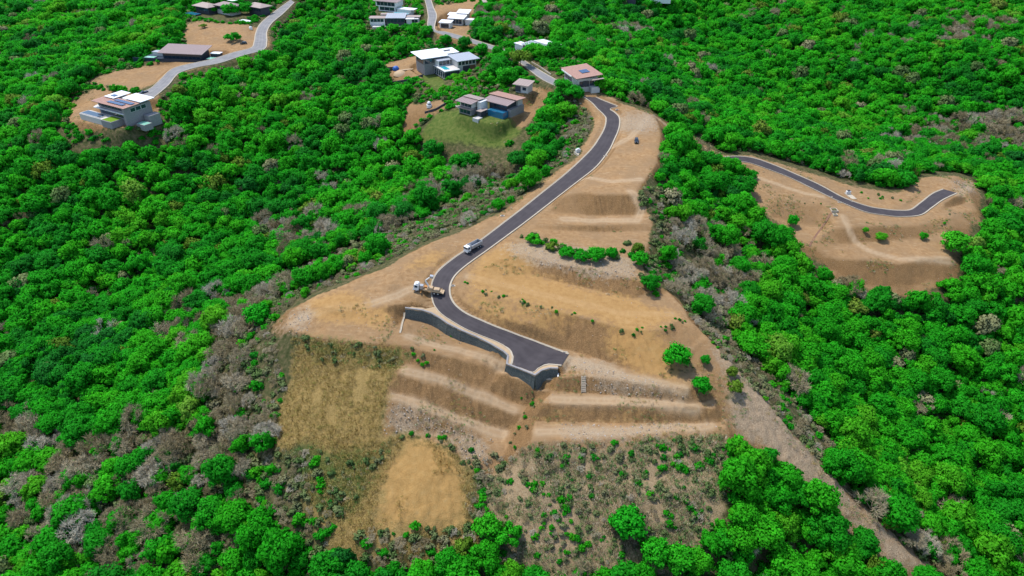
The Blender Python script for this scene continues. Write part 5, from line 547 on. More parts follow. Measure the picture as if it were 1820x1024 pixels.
def stand(step,seed,r0,r1,h0,h1):
    x,y=scatter(step,seed); z=ground(x,y); iv,u,v_,d=in_view(x,y,z); k=iv&~inany(x,y,D['notree'])&(wroad(x,y)<.02)&~left_brow(x,y,11.0)
    for sx_,sy_,sr in single: k&=np.hypot(x-sx_,y-sy_)>sr*.8+1.2
    x,y,z,u,v_,d=[q[k] for q in (x,y,z,u,v_,d)]; r=rng.uniform(r0,r1,len(x)); return x,y,z,u,v_,d,r,r*rng.uniform(h0,h1,len(x))
fx,fy,fz,fu,fv,fd,fr,fh=[np.concatenate(q) for q in zip(stand(8.6,1,4.2,6.6,1.2,1.75),stand(4.9,2,2.1,3.9,1.4,2.0))]
bz=inany(fx,fy,D['barezone']); sz=inany(fx,fy,D['shrubzone'])
pn=fbm(fx,fy,60,3,77)
ru=rng.uniform(size=len(fx))
flank=inany(fx,fy,D['flank']); isbare=(bz&(ru<.6))|(flank&(ru<.9))|(~bz&(ru<.03+np.clip(pn,0,1)*.10))
isbare&=~sz; fr=np.where(flank&isbare,fr*.8,fr)
frame=(fu>-15)&(fu<1835)&(fv>-5)&(fv<1075)
def region(x,y,u,v):
    if u<620 and v>900: return 'along the lower edge below the dry field'
    if u<260 and v>620: return 'at the lower left corner'
    if u<560 and v>620: return 'on the slope left of the dry field'
    if u<760: return 'in the deep valley left of the road'
    if v>900 and u<1290: return 'below the scrub slope'
    if v>760 and u<1560 and u-1290<(v-760)*1.25: return 'in the dense stand beside the stony spur'
    if u>1600 and v>820: return 'at the lower right corner'
    if u>1250 and v>680: return 'in the ravine right of the stony spur'
    if u>1150 and v>540: return 'in the ravine below the graded spur'
    if u>1000: return 'in the gully left of the graded spur'
    return 'on the slope below the ridge road'
order=np.argsort(fd/fr)
ng=nb=0; rest=[]
for i in order:
    x,y=fx[i],fy[i]
    if sz[i]: continue
    where=region(x,y,fu[i],fv[i])
    if isbare[i]:
        if frame[i] and nb<150:
            e=bpy.data.objects.new('bare_tree',None); C.objects.link(e); e.location=(x,y,fz[i]-.1); e.rotation_euler=(0,0,rng.uniform(0,6.28))
            b=link('branches',BARES[int(rng.integers(5))],e); rr=fr[i]*.95; b.scale=(rr,rr,rr*rng.uniform(.9,1.25)); b.location=(0,0,.8)
            t=link('trunk',TRUNKS[int(rng.integers(3))],e); t.scale=(rr*.4,rr*.4,1.6)
            tag(e,'leafless grey-brown tree '+where,'tree','leafless trees '+where); nb+=1
            continue
        rest.append((x,y,fz[i],fr[i],fh[i],1)); continue
    if frame[i] and ng<300:
        ci_=int(rng.integers(6)); cr=CROWNS_HI[ci_]; look=('round crowned','round crowned','flat topped','tall crowned','round crowned','flat topped')[ci_]
        make_tree('forest_tree',x,y,fr[i],fh[i],cr,look+' green canopy tree '+where,look+' canopy trees '+where,'tree',rng.uniform(0,6.28)); ng+=1
    else: rest.append((x,y,fz[i],fr[i],fh[i],0))
print('forest single',ng,'bare',nb,'rest',len(rest))
# far woodland: one mass of instanced trees
def template(coll,name,me,z0,hz,scale=1.0):
    o=bpy.data.objects.new(name,me); coll.objects.link(o); return o
def gn_scatter(name,pts,rot,scl,idx,templates,mat=None):
    me=bpy.data.meshes.new(name); P_=np.asarray(pts,np.float32); me.vertices.add(len(P_)); me.vertices.foreach_set('co',P_.ravel()); me.update()
    for nm,arr,ty in (('rot',rot,'FLOAT_VECTOR'),('scl',scl,'FLOAT_VECTOR'),('idx',idx,'INT')):
        at=me.attributes.new(nm,ty,'POINT'); at.data.foreach_set('value' if ty=='INT' else 'vector',np.asarray(arr,np.int32 if ty=='INT' else np.float32).ravel())
    o=link(name,me); coll=bpy.data.collections.new(name+'_kinds')
    for i,t in enumerate(templates): q=bpy.data.objects.new('%02d_kind'%i,t); coll.objects.link(q)
    ng_=bpy.data.node_groups.new(name,'GeometryNodeTree'); ng_.interface.new_socket('Geometry',in_out='INPUT',socket_type='NodeSocketGeometry'); ng_.interface.new_socket('Geometry',in_out='OUTPUT',socket_type='NodeSocketGeometry')
    N=ng_.nodes; a=N.new('NodeGroupInput'); z=N.new('NodeGroupOutput'); ip=N.new('GeometryNodeInstanceOnPoints'); ci=N.new('GeometryNodeCollectionInfo'); ci.inputs['Collection'].default_value=coll; ci.inputs['Separate Children'].default_value=True; ci.inputs['Reset Children'].default_value=True
    mp=N.new('GeometryNodeMeshToPoints')
    def attr(nm,ty):
        q=N.new('GeometryNodeInputNamedAttribute'); q.data_type=ty; q.inputs['Name'].default_value=nm; return q.outputs['Attribute']
    L=ng_.links.new; L(a.outputs[0],mp.inputs['Mesh']); L(mp.outputs[0],ip.inputs['Points']); L(ci.outputs[0],ip.inputs['Instance']); ip.inputs['Pick Instance'].default_value=True
    L(attr('idx','INT'),ip.inputs['Instance Index']); L(attr('rot','FLOAT_VECTOR'),ip.inputs['Rotation']); L(attr('scl','FLOAT_VECTOR'),ip.inputs['Scale']); L(ip.outputs[0],z.inputs[0])
    md=o.modifiers.new('scatter','NODES'); md.node_group=ng_; return o
R=np.array(rest); n=len(R); th=R[:,4]*.3
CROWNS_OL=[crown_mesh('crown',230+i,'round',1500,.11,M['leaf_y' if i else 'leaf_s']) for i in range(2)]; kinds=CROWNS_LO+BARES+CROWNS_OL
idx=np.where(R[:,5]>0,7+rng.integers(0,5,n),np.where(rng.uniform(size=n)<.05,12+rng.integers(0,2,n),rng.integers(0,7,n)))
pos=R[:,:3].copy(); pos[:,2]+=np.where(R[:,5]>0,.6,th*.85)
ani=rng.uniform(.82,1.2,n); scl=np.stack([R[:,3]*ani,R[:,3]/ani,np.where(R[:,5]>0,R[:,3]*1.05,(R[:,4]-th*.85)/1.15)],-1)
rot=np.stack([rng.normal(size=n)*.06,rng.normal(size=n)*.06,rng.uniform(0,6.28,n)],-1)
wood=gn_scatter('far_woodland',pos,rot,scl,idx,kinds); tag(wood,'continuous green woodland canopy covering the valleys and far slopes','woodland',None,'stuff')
# low understorey between crowns
ux,uy=scatter(4.2,5); uz=ground(ux,uy); iv,uu,uv_,ud=in_view(ux,uy,uz)
keep=iv&~inany(ux,uy,D['notree'])&(wroad(ux,uy)<.02)&~left_brow(ux,uy,8.0); ux,uy,uz=ux[keep],uy[keep],uz[keep]; n=len(ux)
sx=rng.uniform(1.2,2.6,n)
und=gn_scatter('undergrowth',np.stack([ux,uy,uz-.2],-1),np.stack([np.zeros(n)]*2+[rng.uniform(0,6.28,n)],-1),np.stack([sx,sx,sx*rng.uniform(.8,1.3,n)],-1),np.where(inany(ux,uy,D['barezone']),rng.integers(2,6,n),rng.integers(0,4,n)),BUSH)
tag(und,'low leafy undergrowth on the forest floor between the tree crowns','undergrowth',None,'stuff')
# ---------------------------------------------------------------- built things
def flat(name,c,rough=.6,metal=0.0,spec=.4,var=.12,sc_=.6):
    g=NT(name); n=g.noise(sc_,4,.6,g.geo()); a=tuple(max(0,q*(1-var)) for q in c); b=tuple(min(1,q*(1+var)) for q in c)
    g.col(g.mix(n,a,b)); g.set(rough,metal,spec); return g.m
M['white']=flat('white_paint',(.74,.74,.73),.5); M['whiteroof']=flat('white_roof_sheet',(.80,.81,.83),.45,0,.4,.05)
M['terra']=flat('terracotta_roof_sheet',(.40,.235,.185),.7); M['mauve']=flat('brown_roof_sheet',(.27,.205,.20),.65); M['taupe']=flat('taupe_roof_sheet',(.34,.27,.24),.65)
M['grey']=flat('grey_roof_sheet',(.36,.39,.44),.5); M['pale']=flat('pale_render',(.55,.53,.50),.8); M['stone']=flat('grey_stone_wall',(.27,.26,.26),.85,0,.2,.35,2)
M['dark']=flat('dark_cladding',(.045,.05,.065),.6); M['wood']=flat('brown_timber',(.20,.10,.06),.7); M['navy']=flat('navy_screen',(.016,.03,.055),.4)
M['glass']=flat('window_glass',(.02,.04,.06),.08,0,.8,.2); M['solar']=flat('solar_cells',(.012,.05,.14),.15,0,.7,.2); M['metal']=flat('galvanised_metal',(.5,.52,.54),.4,.6)
M['pool']=flat('turquoise_water',(.03,.36,.42),.05,0,.6,.15); M['poolblue']=flat('blue_pool_water',(.02,.14,.26),.05,0,.6,.2); M['poolnavy']=flat('dark_pool_water',(.008,.035,.07),.05,0,.6,.2); M['mint']=flat('pale_green_water',(.25,.55,.42),.1,0,.5,.1)
M['turf']=flat('bright_turf',(.14,.26,.02),.9,0,.1,.3,2); M['tyre']=flat('tyre_rubber',(.02,.02,.021),.85); M['black']=flat('black_car_paint',(.02,.025,.032),.25,0,.6); M['orange']=flat('orange_steel',(.50,.22,.06),.6); M['rust']=flat('tan_steel',(.46,.33,.20),.7); M['tarp']=flat('blue_tarp',(.02,.11,.42),.5)
M['wallstone']=None
g=NT('dark_wall_panels'); pos=g.geo(); n=g.noise(2.4,5,.7,pos); g.col(g.ramp(n,[(.28,(.04,.052,.05)),(.5,(.085,.10,.095)),(.75,(.16,.17,.155))])); g.set(.7,0,.35); g.bump(g.noise(7,3,.6,pos),.5,.06); M['wallstone']=g.m
M['agedconc']=mat_conc('aged_concrete',(.27,.22,.165),(.42,.36,.28)); M['soilstrip']=mat_conc('verge_soil',(.36,.25,.14),(.52,.39,.25),.7)
def boxmesh(name,b,mat,bev=0.0):
    x0,x1,y0,y1,z0,z1=b; bm=bmesh.new(); r=bmesh.ops.create_cube(bm,size=1)
    for v in bm.verts: v.co=((x0+x1)/2+v.co.x*(x1-x0),(y0+y1)/2+v.co.y*(y1-y0),(z0+z1)/2+v.co.z*(z1-z0))
    if bev: bmesh.ops.bevel(bm,geom=bm.edges[:],offset=bev,segments=2,affect='EDGES')
    me=bpy.data.meshes.new(name); bm.to_mesh(me); bm.free(); me.materials.append(mat); return me
def box(name,b,mat,parent,bev=0.0): return link(name,boxmesh(name,b,M[mat],bev),parent)
def prism(name,poly,z0,z1,mat,parent=None):
    n=len(poly); v=[(x,y,z0) for x,y in poly]+[(x,y,z1) for x,y in poly]
    f=[tuple(range(n))[::-1],tuple(range(n,2*n))]+[(i,(i+1)%n,n+(i+1)%n,n+i) for i in range(n)]
    return link(name,mesh(name,v,f),parent,M[mat])
def roofslab(name,x0,x1,y0,y1,zf,zb,mat,parent,t=.28,rib=1.6):
    # mono-pitch sheet roof with fascia and raised seams, rising from front (y0) to back (y1)
    v=[(x0,y0,zf),(x1,y0,zf),(x1,y1,zb),(x0,y1,zb)]; v+=[(a,b,c-t) for a,b,c in v]; f=[(0,1,2,3),(7,6,5,4),(0,4,5,1),(1,5,6,2),(2,6,7,3),(3,7,4,0)]
    n=int((x1-x0)/rib)
    for i in range(1,n):
        x=x0+(x1-x0)*i/n; b=len(v)
        v+=[(x-.06,y0,zf+.004),(x+.06,y0,zf+.004),(x+.06,y1,zb+.004),(x-.06,y1,zb+.004)]; v+=[(p_[0],p_[1],p_[2]+.09) for p_ in v[b:b+4]]
        f+=[(b+4,b+5,b+6,b+7),(b,b+1,b+5,b+4),(b+1,b+2,b+6,b+5),(b+2,b+3,b+7,b+6),(b+3,b,b+4,b+7)]
    return link(name,mesh(name,v,f),parent,M[mat])
def window(parent,x0,x1,z0,z1,y,side='f',frame='white'):
    # framed opening on the front (side f: plane y) or the flank (side r/l: plane x=y); pane sits back in the frame
    t=.09; d=.10
    def put(a,b,c,e,o0,o1):
        return (a,b,o0,o1,c,e) if side=='f' else (o0,o1,a,b,c,e)
    s=-1 if side in 'fl' else 1
    lo,hi=sorted((y+s*.01,y+s*d))
    bm=bmesh.new()
    for a,b,c,e in ((x0,x1,z0,z0+t),(x0,x1,z1-t,z1),(x0,x0+t,z0+t,z1-t),(x1-t,x1,z0+t,z1-t)):
        q=put(a,b,c,e,lo,hi); r=bmesh.ops.create_cube(bm,size=1)
        for vv_ in r['verts']: vv_.co=((q[0]+q[1])/2+vv_.co.x*(q[1]-q[0]),(q[2]+q[3])/2+vv_.co.y*(q[3]-q[2]),(q[4]+q[5])/2+vv_.co.z*(q[5]-q[4]))
    me=bpy.data.meshes.new('window'); bm.to_mesh(me); bm.free(); me.materials.append(M[frame]); w_=link('window',me,parent)
    lo2,hi2=sorted((y+s*.006,y+s*.05)); link('pane',boxmesh('pane',put(x0+t,x1-t,z0+t,z1-t,lo2,hi2),M['glass']),w_)
    return w_
def row(parent,x0,x1,n,z0,z1,y,side='f',gap=.25,frame='white'):
    w_=(x1-x0)/n
    for i in range(n): window(parent,x0+i*w_+gap/2,x0+(i+1)*w_-gap/2,z0,z1,y,side,frame)
def house(name,label,x,y,z,yaw,cat='house'):
    e=bpy.data.objects.new(name,None); C.objects.link(e); e.location=(x,y,z); e.rotation_euler=(0,0,math.radians(yaw)); e.empty_display_size=1; return tag(e,label,cat)
def panels(parent,x0,y0,nx_,ny_,z,pw=1.7,pl=2.6,tilt=0):
    for j in range(ny_):
        for i in range(nx_):
            o=box('solar_panel',(0,pw-.06,0,pl-.06,0,.07),'solar',parent); o.location=(x0+i*pw,y0+j*pl,z+tilt*j*pl); o.rotation_euler=(math.atan(tilt),0,0)
def poolbasin(parent,x0,x1,y0,y1,z0,z1,mat,wall='white',t=.35):
    b=box('pool_wall',(x0,x1,y0,y1,z0,z1),wall,parent); box('water',(x0+t,x1-t,y0+t,y1-t,z1-.05,z1+.012),mat,b); return b
# 1 solar house
h=house('hillside_house','white modern house with solar panels and navy pool ending the hill road',-235.4,384,1.0,-30)
box('plinth',(-8,13,-6,0.6,-3,3.4),'pale',h); poolbasin(h,-7.6,10,-5.6,-.4,3.405,3.8,'poolnavy','pale')
p_=box('lawn_terrace',(13.01,22,-6.8,0.6,-3,3.6),'stone',h); box('turf',(13.5,21.5,-6.3,0,3.61,3.68),'turf',p_)
box('lower_storey',(2,25,.62,15,-3,6.6),'stone',h); row(h,3,24,7,4.0,6.4,.62,frame='dark')
box('balcony_slab',(-1,26,-.9,.6,6.61,6.95),'white',h); box('upper_storey',(1,25,1.2,15.5,6.96,10.2),'pale',h); row(h,1.6,24.6,8,7.4,9.9,1.2,frame='dark')
box('side_wall',(25.02,27,-.5,16,-3,10.1),'stone',h); row(h,3,13,3,7.2,9.4,27,'r')
roofslab('roof',-.6,28,-1.2,9,10.6,10.9,'terra',h); roofslab('roof',1,9.5,6,17,11.5,11.8,'whiteroof',h); roofslab('roof',13,29,9.02,18,11.6,11.9,'whiteroof',h)
panels(h,10,1.2,8,1,11.05); panels(h,11.5,4.6,9,1,11.15); panels(h,4,8,2,1,11.75)
poolbasin(h,29,36,3,8,-2,1.4,'mint','stone'); box('carport',(28.2,33,9.2,16,-2,4.2),'stone',h)
box('entry_canopy',(-3.4,.98,1.5,6,6.3,6.6),'white',h)
# 2 long brown roof
h=house('long_house','long low house under a single wide taupe roof above the hill road',-234.6,469.6,11.4,-9)
box('deck',(-13,39,-1.5,13,-3,.6),'navy',h); box('hall',(2,29,1.5,12.5,.61,4.4),'dark',h); row(h,2.5,28.5,9,1.0,4.0,1.5,frame='dark')
roofslab('roof',-.5,31.5,-.6,14,4.7,7.2,'mauve',h,.35); box('flat_roof',(32,39,8,12.5,3.2,3.5),'whiteroof',h); box('wing',(32.2,38.6,8.2,12.3,.61,3.19),'dark',h)
poolbasin(h,32,40,1,6.5,.61,1.5,'mint','dark'); poolbasin(h,-12,-4,0,4.5,.61,1.0,'mint','dark'); box('flat_roof',(-9,.8,6,11,3,3.3),'grey',h); box('wing',(-8.6,.6,6.3,10.7,.61,2.99),'pale',h)
box('fence_screen',(-18,41,-2.4,-2.2,-2.5,1.5),'navy',h)
# 3 pavilions
h=house('pavilion_house','house of three linked hipped taupe pavilion roofs at the upper edge',-252.8,579,19.6,-34)
for i,(x0,x1,y0,y1,zr,m) in enumerate([(0,20,0,13,5.2,'taupe'),(17,38,7,20,6.4,'mauve'),(39,58,20,32,6.0,'taupe')]):
    box('pavilion',(x0+2,x1-2,y0+2,y1-2,-3,zr-.3),'dark' if i!=1 else 'pale',h); row(h,x0+2.5,x1-2.5,5,zr-3.2,zr-.7,y0+2,frame='dark')
    cx,cy=(x0+x1)/2,(y0+y1)/2; v=[(x0,y0,zr),(x1,y0,zr),(x1,y1,zr),(x0,y1,zr),(cx-4,cy,zr+2.2),(cx+4,cy,zr+2.2)]; v+=[(a,b,c-.3) for a,b,c in v[:4]]
    link('roof',mesh('roof',v,[(0,1,5,4),(1,2,5),(2,3,4,5),(3,0,4),(0,6,7,1),(1,7,8,2),(2,8,9,3),(3,9,6,0),(9,8,7,6)]),h,M[m])
box('flat_roof',(24,31,16,21,8.9,9.2),'whiteroof',h); poolbasin(h,1,14,-8,-2,-2.5,.8,'poolblue','navy')
# 4 shed
h=house('garden_shed','small shed with a bright white roof below the pavilion roofs',-207.8,545.5,16.8,-30,'shed')
box('wall',(.4,9.6,.4,6.6,-2,2.6),'navy',h); roofslab('roof',0,10,0,7,2.9,3.3,'whiteroof',h,.25); row(h,1,9,3,.6,2.2,.4,frame='dark'); box('terrace',(-8,-.1,.4,5,-2,.3),'navy',h)
# 5 mauve roof house at the upper edge
h=house('balcony_house','white two storey house with mauve roof and blue pool cut by the upper edge',-108.3,572,22.4,-22)
box('lower_storey',(4,19,1.5,12,-3,3.4),'white',h); box('upper_storey',(2,20,1,12,3.41,7),'white',h); row(h,3,19,5,4.0,6.6,1,frame='dark'); row(h,5,18,3,.5,2.9,1.5,frame='dark'); roofslab('roof',.5,22,-.6,14,7.3,8.6,'mauve',h)
poolbasin(h,20.5,33,-6,-1.5,-3,.7,'pool','white'); box('terrace_wall',(22.2,34,-1.4,4,-3,2.6),'pale',h); box('flat_roof',(22,36,-.9,6,2.7,3.0),'whiteroof',h)
# 6 long grey
h=house('terrace_house','long house with grey and pale flat roofs behind garden trees beside the village road',-107.2,543.6,16.4,0)
box('left_wing',(.6,11.8,.8,8,-4,5.6),'white',h); row(h,1,11,4,3.2,5.3,.8,frame='dark'); box('flat_roof',(0,12.4,0,8.6,5.7,6.0),'taupe',h)
box('middle_wing',(13,27,-.2,10,-4,6.0),'dark',h); row(h,13.6,26.4,5,3.0,5.6,-.2,frame='dark'); roofslab('roof',12.5,27.4,-1,11,6.3,7.6,'grey',h); box('back_wing',(8,16,9.3,14,-4,6.6),'pale',h); box('flat_roof',(7.4,16.6,8.7,14.6,6.7,7.0),'taupe',h)
box('right_wing',(28,37,.6,9,-4,5.4),'white',h); row(h,32,36.6,2,1.2,5,.6,frame='dark'); box('flat_roof',(27.5,38,3.2,10,5.9,6.2),'taupe',h); box('canopy',(27.6,34,-1.6,3.1,5.5,5.75),'whiteroof',h)
box('garden_terrace',(3,30,-5,-1.2,-5,.8),'pale',h)
# 7 white units
h=house('white_villa','cluster of white flat roofed units on a dirt plot right of the village road',-47.5,553.5,19.0,-14)
box('back_unit',(5,13,3,10,-2,4.6),'white',h); roofslab('roof',4.4,14.4,2,11,4.9,6.2,'whiteroof',h); box('side_unit',(-1,5,0,5,-2,3.8),'pale',h); roofslab('roof',-1.6,5.6,-.6,6,4.0,4.6,'whiteroof',h)
row(h,5.6,12.4,3,1.2,4.0,3,frame='dark')
box('middle_unit',(4.5,15,-15,-8,-2,4.6),'pale',h); roofslab('roof',3.6,16.4,-16,-7,4.8,6.0,'whiteroof',h); row(h,5,14.5,4,1,4,-15,frame='dark')
box('front_unit',(1,9,-26,-20,-3,3.6),'white',h); roofslab('roof',.4,9.8,-26.6,-19.4,3.9,4.5,'whiteroof',h); window(h,2,8,.2,2.9,-26,frame='dark'); box('wing',(16.5,22,-13,-8,-2,3.4),'white',h); box('flat_roof',(16.2,22.4,-13.4,-7.6,3.5,3.8),'whiteroof',h)
# 8 big white house
h=house('pool_house','large white and grey house with a turquoise rooftop pool and dark side wall',-41.5,432.8,8.3,30)
box('pool_block',(0,10,0,20,-4,5.2),'dark',h); box('parapet',(-.3,10.3,-.3,20.3,5.21,5.7),'white',h); b_=box('pool_wall',(.6,5,2,10,5.71,5.95),'white',h); box('water',(1,4.6,2.4,9.6,5.9,5.98),'pool',b_); row(h,1,19,6,.8,4.4,0,'l'); row(h,.6,9.6,3,.8,4.4,0,frame='dark')
box('terrace',(5.4,10,1,10,5.72,5.8),'pale',h); box('rear_terrace',(-.3,10.3,20.32,21,-4,5.4),'pale',h)
box('link_wing',(1,9.4,12,20,5.72,9.0),'white',h); row(h,1.5,9,3,6.2,8.6,12,frame='dark'); roofslab('roof',.4,10,11,21,9.3,9.7,'grey',h)
box('right_wing',(10.4,23.5,3.4,15,-4,9.6),'pale',h); box('dark_panel',(14,19,3.28,3.38,-4,6.2),'dark',h); box('timber_panel',(19.02,23,3.26,3.38,-4,6.2),'wood',h); row(h,10.8,23,5,6.8,9.2,3.4); roofslab('roof',9.6,25.5,1.6,17,10.0,10.7,'grey',h,.35)
box('left_wing',(-6.4,7.6,17,30,-4,10.3),'stone',h); row(h,-6,7,4,7,9.8,17,frame='dark'); row(h,18,29,4,6.5,9.6,-6.4,'l',frame='dark'); roofslab('roof',-8.8,10,14.8,32.5,10.9,11.6,'whiteroof',h,.35)
roofslab('roof',10.2,20,20,31,10.6,11.2,'whiteroof',h); box('rear_wing',(10.6,19.4,20.6,30.4,-2,10.2),'white',h); box('skylight',(11.5,16,25,26.4,11.25,11.4),'dark',h)
box('base_slab',(-2.2,-.35,-1,19,-4,-1.2),'pale',h)
# 9 brown house
h=house('brown_roof_house','two winged house with brown pitched roofs and a raised blue pool above the lawn',-30.5,375.1,7.6,-38); h.scale=(1,1,.8)
box('lower_storey',(.8,9.6,1,10,-3,4.0),'stone',h); row(h,1.4,9,3,.4,3.4,1,frame='dark'); box('balcony',(-.4,10.6,-.8,2,4.01,4.4),'taupe',h); box('upper_storey',(.8,9.6,2,10,4.41,8.2),'pale',h); row(h,1.4,9,3,4.8,7.6,2,frame='dark')
roofslab('roof',-.6,11,-.8,6.2,8.6,9.2,'mauve',h); roofslab('roof',-.2,11.4,5.6,11,9.8,9.4,'taupe',h)
box('stair_tower',(10.62,13,5,11,-3,8.6),'white',h); box('side_room',(13.02,15.6,2,7,-3,3.6),'dark',h); box('flat_roof',(12.6,16.2,1.4,7.6,3.7,4.0),'taupe',h)
box('main_wing',(13.2,26,12.4,20,-3,7.8),'dark',h); row(h,13.6,25.6,5,4.6,7.4,12.4,frame='dark'); roofslab('roof',10.4,28,9.6,17,8.4,9.6,'mauve',h,.32); roofslab('roof',9.4,29,16.6,25,10.4,9.6,'terra',h,.32); box('rear_wing',(11,27.4,20.01,24,-3,9),'pale',h)
poolbasin(h,16.3,27,7,11.6,-3,4.0,'poolblue','poolblue'); box('terrace',(13,17,-2,1.9,-3,.3),'pale',h); box('corner_wall',(26.02,28.4,12,24,-3,5),'stone',h)
# 10 hut
h=house('brown_hut','small hut with a brown pitched roof beside the grey upper road',1.0,390,14.6,-28,'hut')
box('wall',(.8,8.4,.8,7,-2,4.2),'pale',h); box('open_side',(.6,4,.6,.78,.2,3.4),'dark',h); roofslab('roof',-.6,9.4,-.6,8,4.4,5.4,'taupe',h); window(h,5,7.6,1.2,3.2,.8)
# 11 white roof house behind trees
h=house('screened_house','white roofed house half hidden by trees behind the olive tree',5.5,461.5,16.2,-52)
box('wall',(1,17.6,1,14,-2,7),'pale',h); row(h,1.4,17,5,4.2,6.6,1,frame='dark'); roofslab('roof',0,19,0,9,7.6,8.4,'grey',h); roofslab('roof',3,21,8.4,17,8.9,8.5,'whiteroof',h); box('flat_roof',(-12,-2,4,10,5,5.3),'whiteroof',h); box('annex',(-11.4,-2.6,4.4,9.6,-2,4.99),'white',h); box('rail',(2,17,-1,-.9,3,4),'metal',h)
# 12 terracotta house
h=house('terracotta_house','house with a sloping terracotta roof and skylight panels at the top of the black road',29,401.3,16.6,-72)
box('wall',(1,20.4,1,13,-3,7.2),'pale',h); row(h,1.6,12,4,3.6,6.6,1,frame='dark'); row(h,2,11,3,2.6,5.8,20.4,'r',frame='dark'); roofslab('roof',-.6,22.6,-.8,15,8.2,9.4,'terra',h,.35); panels(h,10,5.5,3,2,8.95,1.9,2.4,.076); box('fascia_beam',(1,16,-1.1,-.85,7.3,8.0),'white',h)
box('side_steps',(20.42,24,8,13,-3,3),'pale',h); box('gable_window',(20.42,20.6,4,7,3,6),'dark',h); roofslab('roof',22.62,24.6,8,15,7.2,7.6,'taupe',h)
# 13,14 houses cut by the upper edge
h=house('navy_fronted_house','small white house with navy front on the dirt patch at the upper edge',-22,574,23.2,10)
box('wall',(0,7,0,8,-2,4.6),'white',h); roofslab('roof',-.6,8,-.6,9,4.8,5.4,'taupe',h); box('annex',(7.02,17,-2,6,-2,4.2),'navy',h); box('flat_roof',(6.8,17.4,-2.4,6.4,4.21,4.5),'pale',h); row(h,7.5,16.5,4,.6,3.8,-2,frame='dark')
for i,(x_,lab) in enumerate([(84,'mauve roofed house peeking over the forest at the upper edge, left of two'),(113,'pale roofed house peeking over the forest at the upper edge, right of two')]):
    h=house('forest_house',lab,x_*1.035,626+i*2,21,-8); box('wall',(1,18,1,10,-4,4.8),'white' if i else 'dark',h); roofslab('roof',0,19,0,11,5.2,6.6,'mauve' if i==0 else 'taupe',h); row(h,1.6,17.4,5,1.6,4.4,1,frame='dark')
# ---- retaining wall of dark panels below the road end
W=[tuple(q) for q in D['wall']]
def walk(W,step):
    out=[]
    for a,b in zip(W[:-1],W[1:]):
        L=math.hypot(b[0]-a[0],b[1]-a[1]); n=max(1,int(round(L/step)))
        for i in range(n): out.append(tuple(a[k]+(b[k]-a[k])*i/n for k in range(4)))
    out.append(W[-1]); return out
wp=walk(W,1.25)
rw=bpy.data.objects.new('retaining_wall',None); C.objects.link(rw); rw.location=(W[8][0],W[8][1],W[8][2]-4); tag(rw,'dark blue-grey panelled retaining wall curving below the kerb of the road end','wall')
o0=Vector(rw.location)
def wallpiece(name,a,b,z0a,z0b,z1a,z1b,t0,t1,mat,gap=0.0,batter=0.0):
    tx,ty=b[0]-a[0],b[1]-a[1]; L=math.hypot(tx,ty); tx/=L;ty/=L; nx_,ny_=-ty,tx   # towards the road
    a=(a[0]+tx*gap,a[1]+ty*gap); b=(b[0]-tx*gap,b[1]-ty*gap)
    v=[]
    for q,z0,z1 in ((a,z0a,z1a),(b,z0b,z1b)):
        for t,z,bt in ((t0,z0,batter),(t1,z0,0),(t1,z1,0),(t0,z1,0)): v.append((q[0]+nx_*(t-bt*(z1-z0))-o0.x,q[1]+ny_*(t-bt*(z1-z0))-o0.y,z-o0.z))
    return link(name,mesh(name,v,[(0,1,2,3),(7,6,5,4),(0,4,5,1),(1,5,6,2),(2,6,7,3),(3,7,4,0)]),rw,M[mat])
rr_=random.Random(5)
for a,b in zip(wp[:-1],wp[1:]):
    j=rr_.uniform(0,.05)
    nc_=4; Ha,Hb=a[3]+.98,b[3]+.98
    for c_ in range(nc_):
        f0,f1=c_/nc_,(c_+1)/nc_; j=rr_.uniform(0,.07); t_=.02+j-.2*(1-f1)*(Ha+Hb)/2
        wallpiece('panel',a,b,a[2]-.02-Ha*(1-f0),b[2]-.02-Hb*(1-f0),a[2]-.05-Ha*(1-f1),b[2]-.05-Hb*(1-f1),t_,.5,'wallstone',.02,.2)
    wallpiece('coping',a,b,a[2]-.015,b[2]-.015,a[2]+.22,b[2]+.22,-.08,.55,'concrete' if False else 'stone',.004)
# backing + verge between the wall top and the kerb
mr=resample_road(D['main'],1.2); Lm=[(r[0],r[1],r[4]) for r in mr]
def nearest(p_,line): return min(line,key=lambda q:(q[0]-p_[0])**2+(q[1]-p_[1])**2)
pairs=[]
for q in wp:
    nq=nearest(q,Lm)
    dd_=math.hypot(nq[0]-q[0],nq[1]-q[1]); t_=min(1,2.6/dd_) if dd_>6 else 1
    e_=(q[0]+(nq[0]-q[0])*t_,q[1]+(nq[1]-q[1])*t_); pairs.append(((q[0],q[1],q[2]-.06),(e_[0],e_[1],nq[2]-.03 if t_==1 else q[2]-.02)))
vg=[];vf=[]
for a,b in pairs: vg+=[a,b,(a[0],a[1],a[2]-1.2),(b[0],b[1],b[2]-1.2)]
for i in range(len(pairs)-1): k=4*i; vf+=[(k,k+1,k+5,k+4),(k,k+4,k+6,k+2),(k+1,k+3,k+7,k+5)]
tag(link('verge',mesh('verge',vg,vf),None,M['soilstrip']),kind='structure')
SP=D['spots']
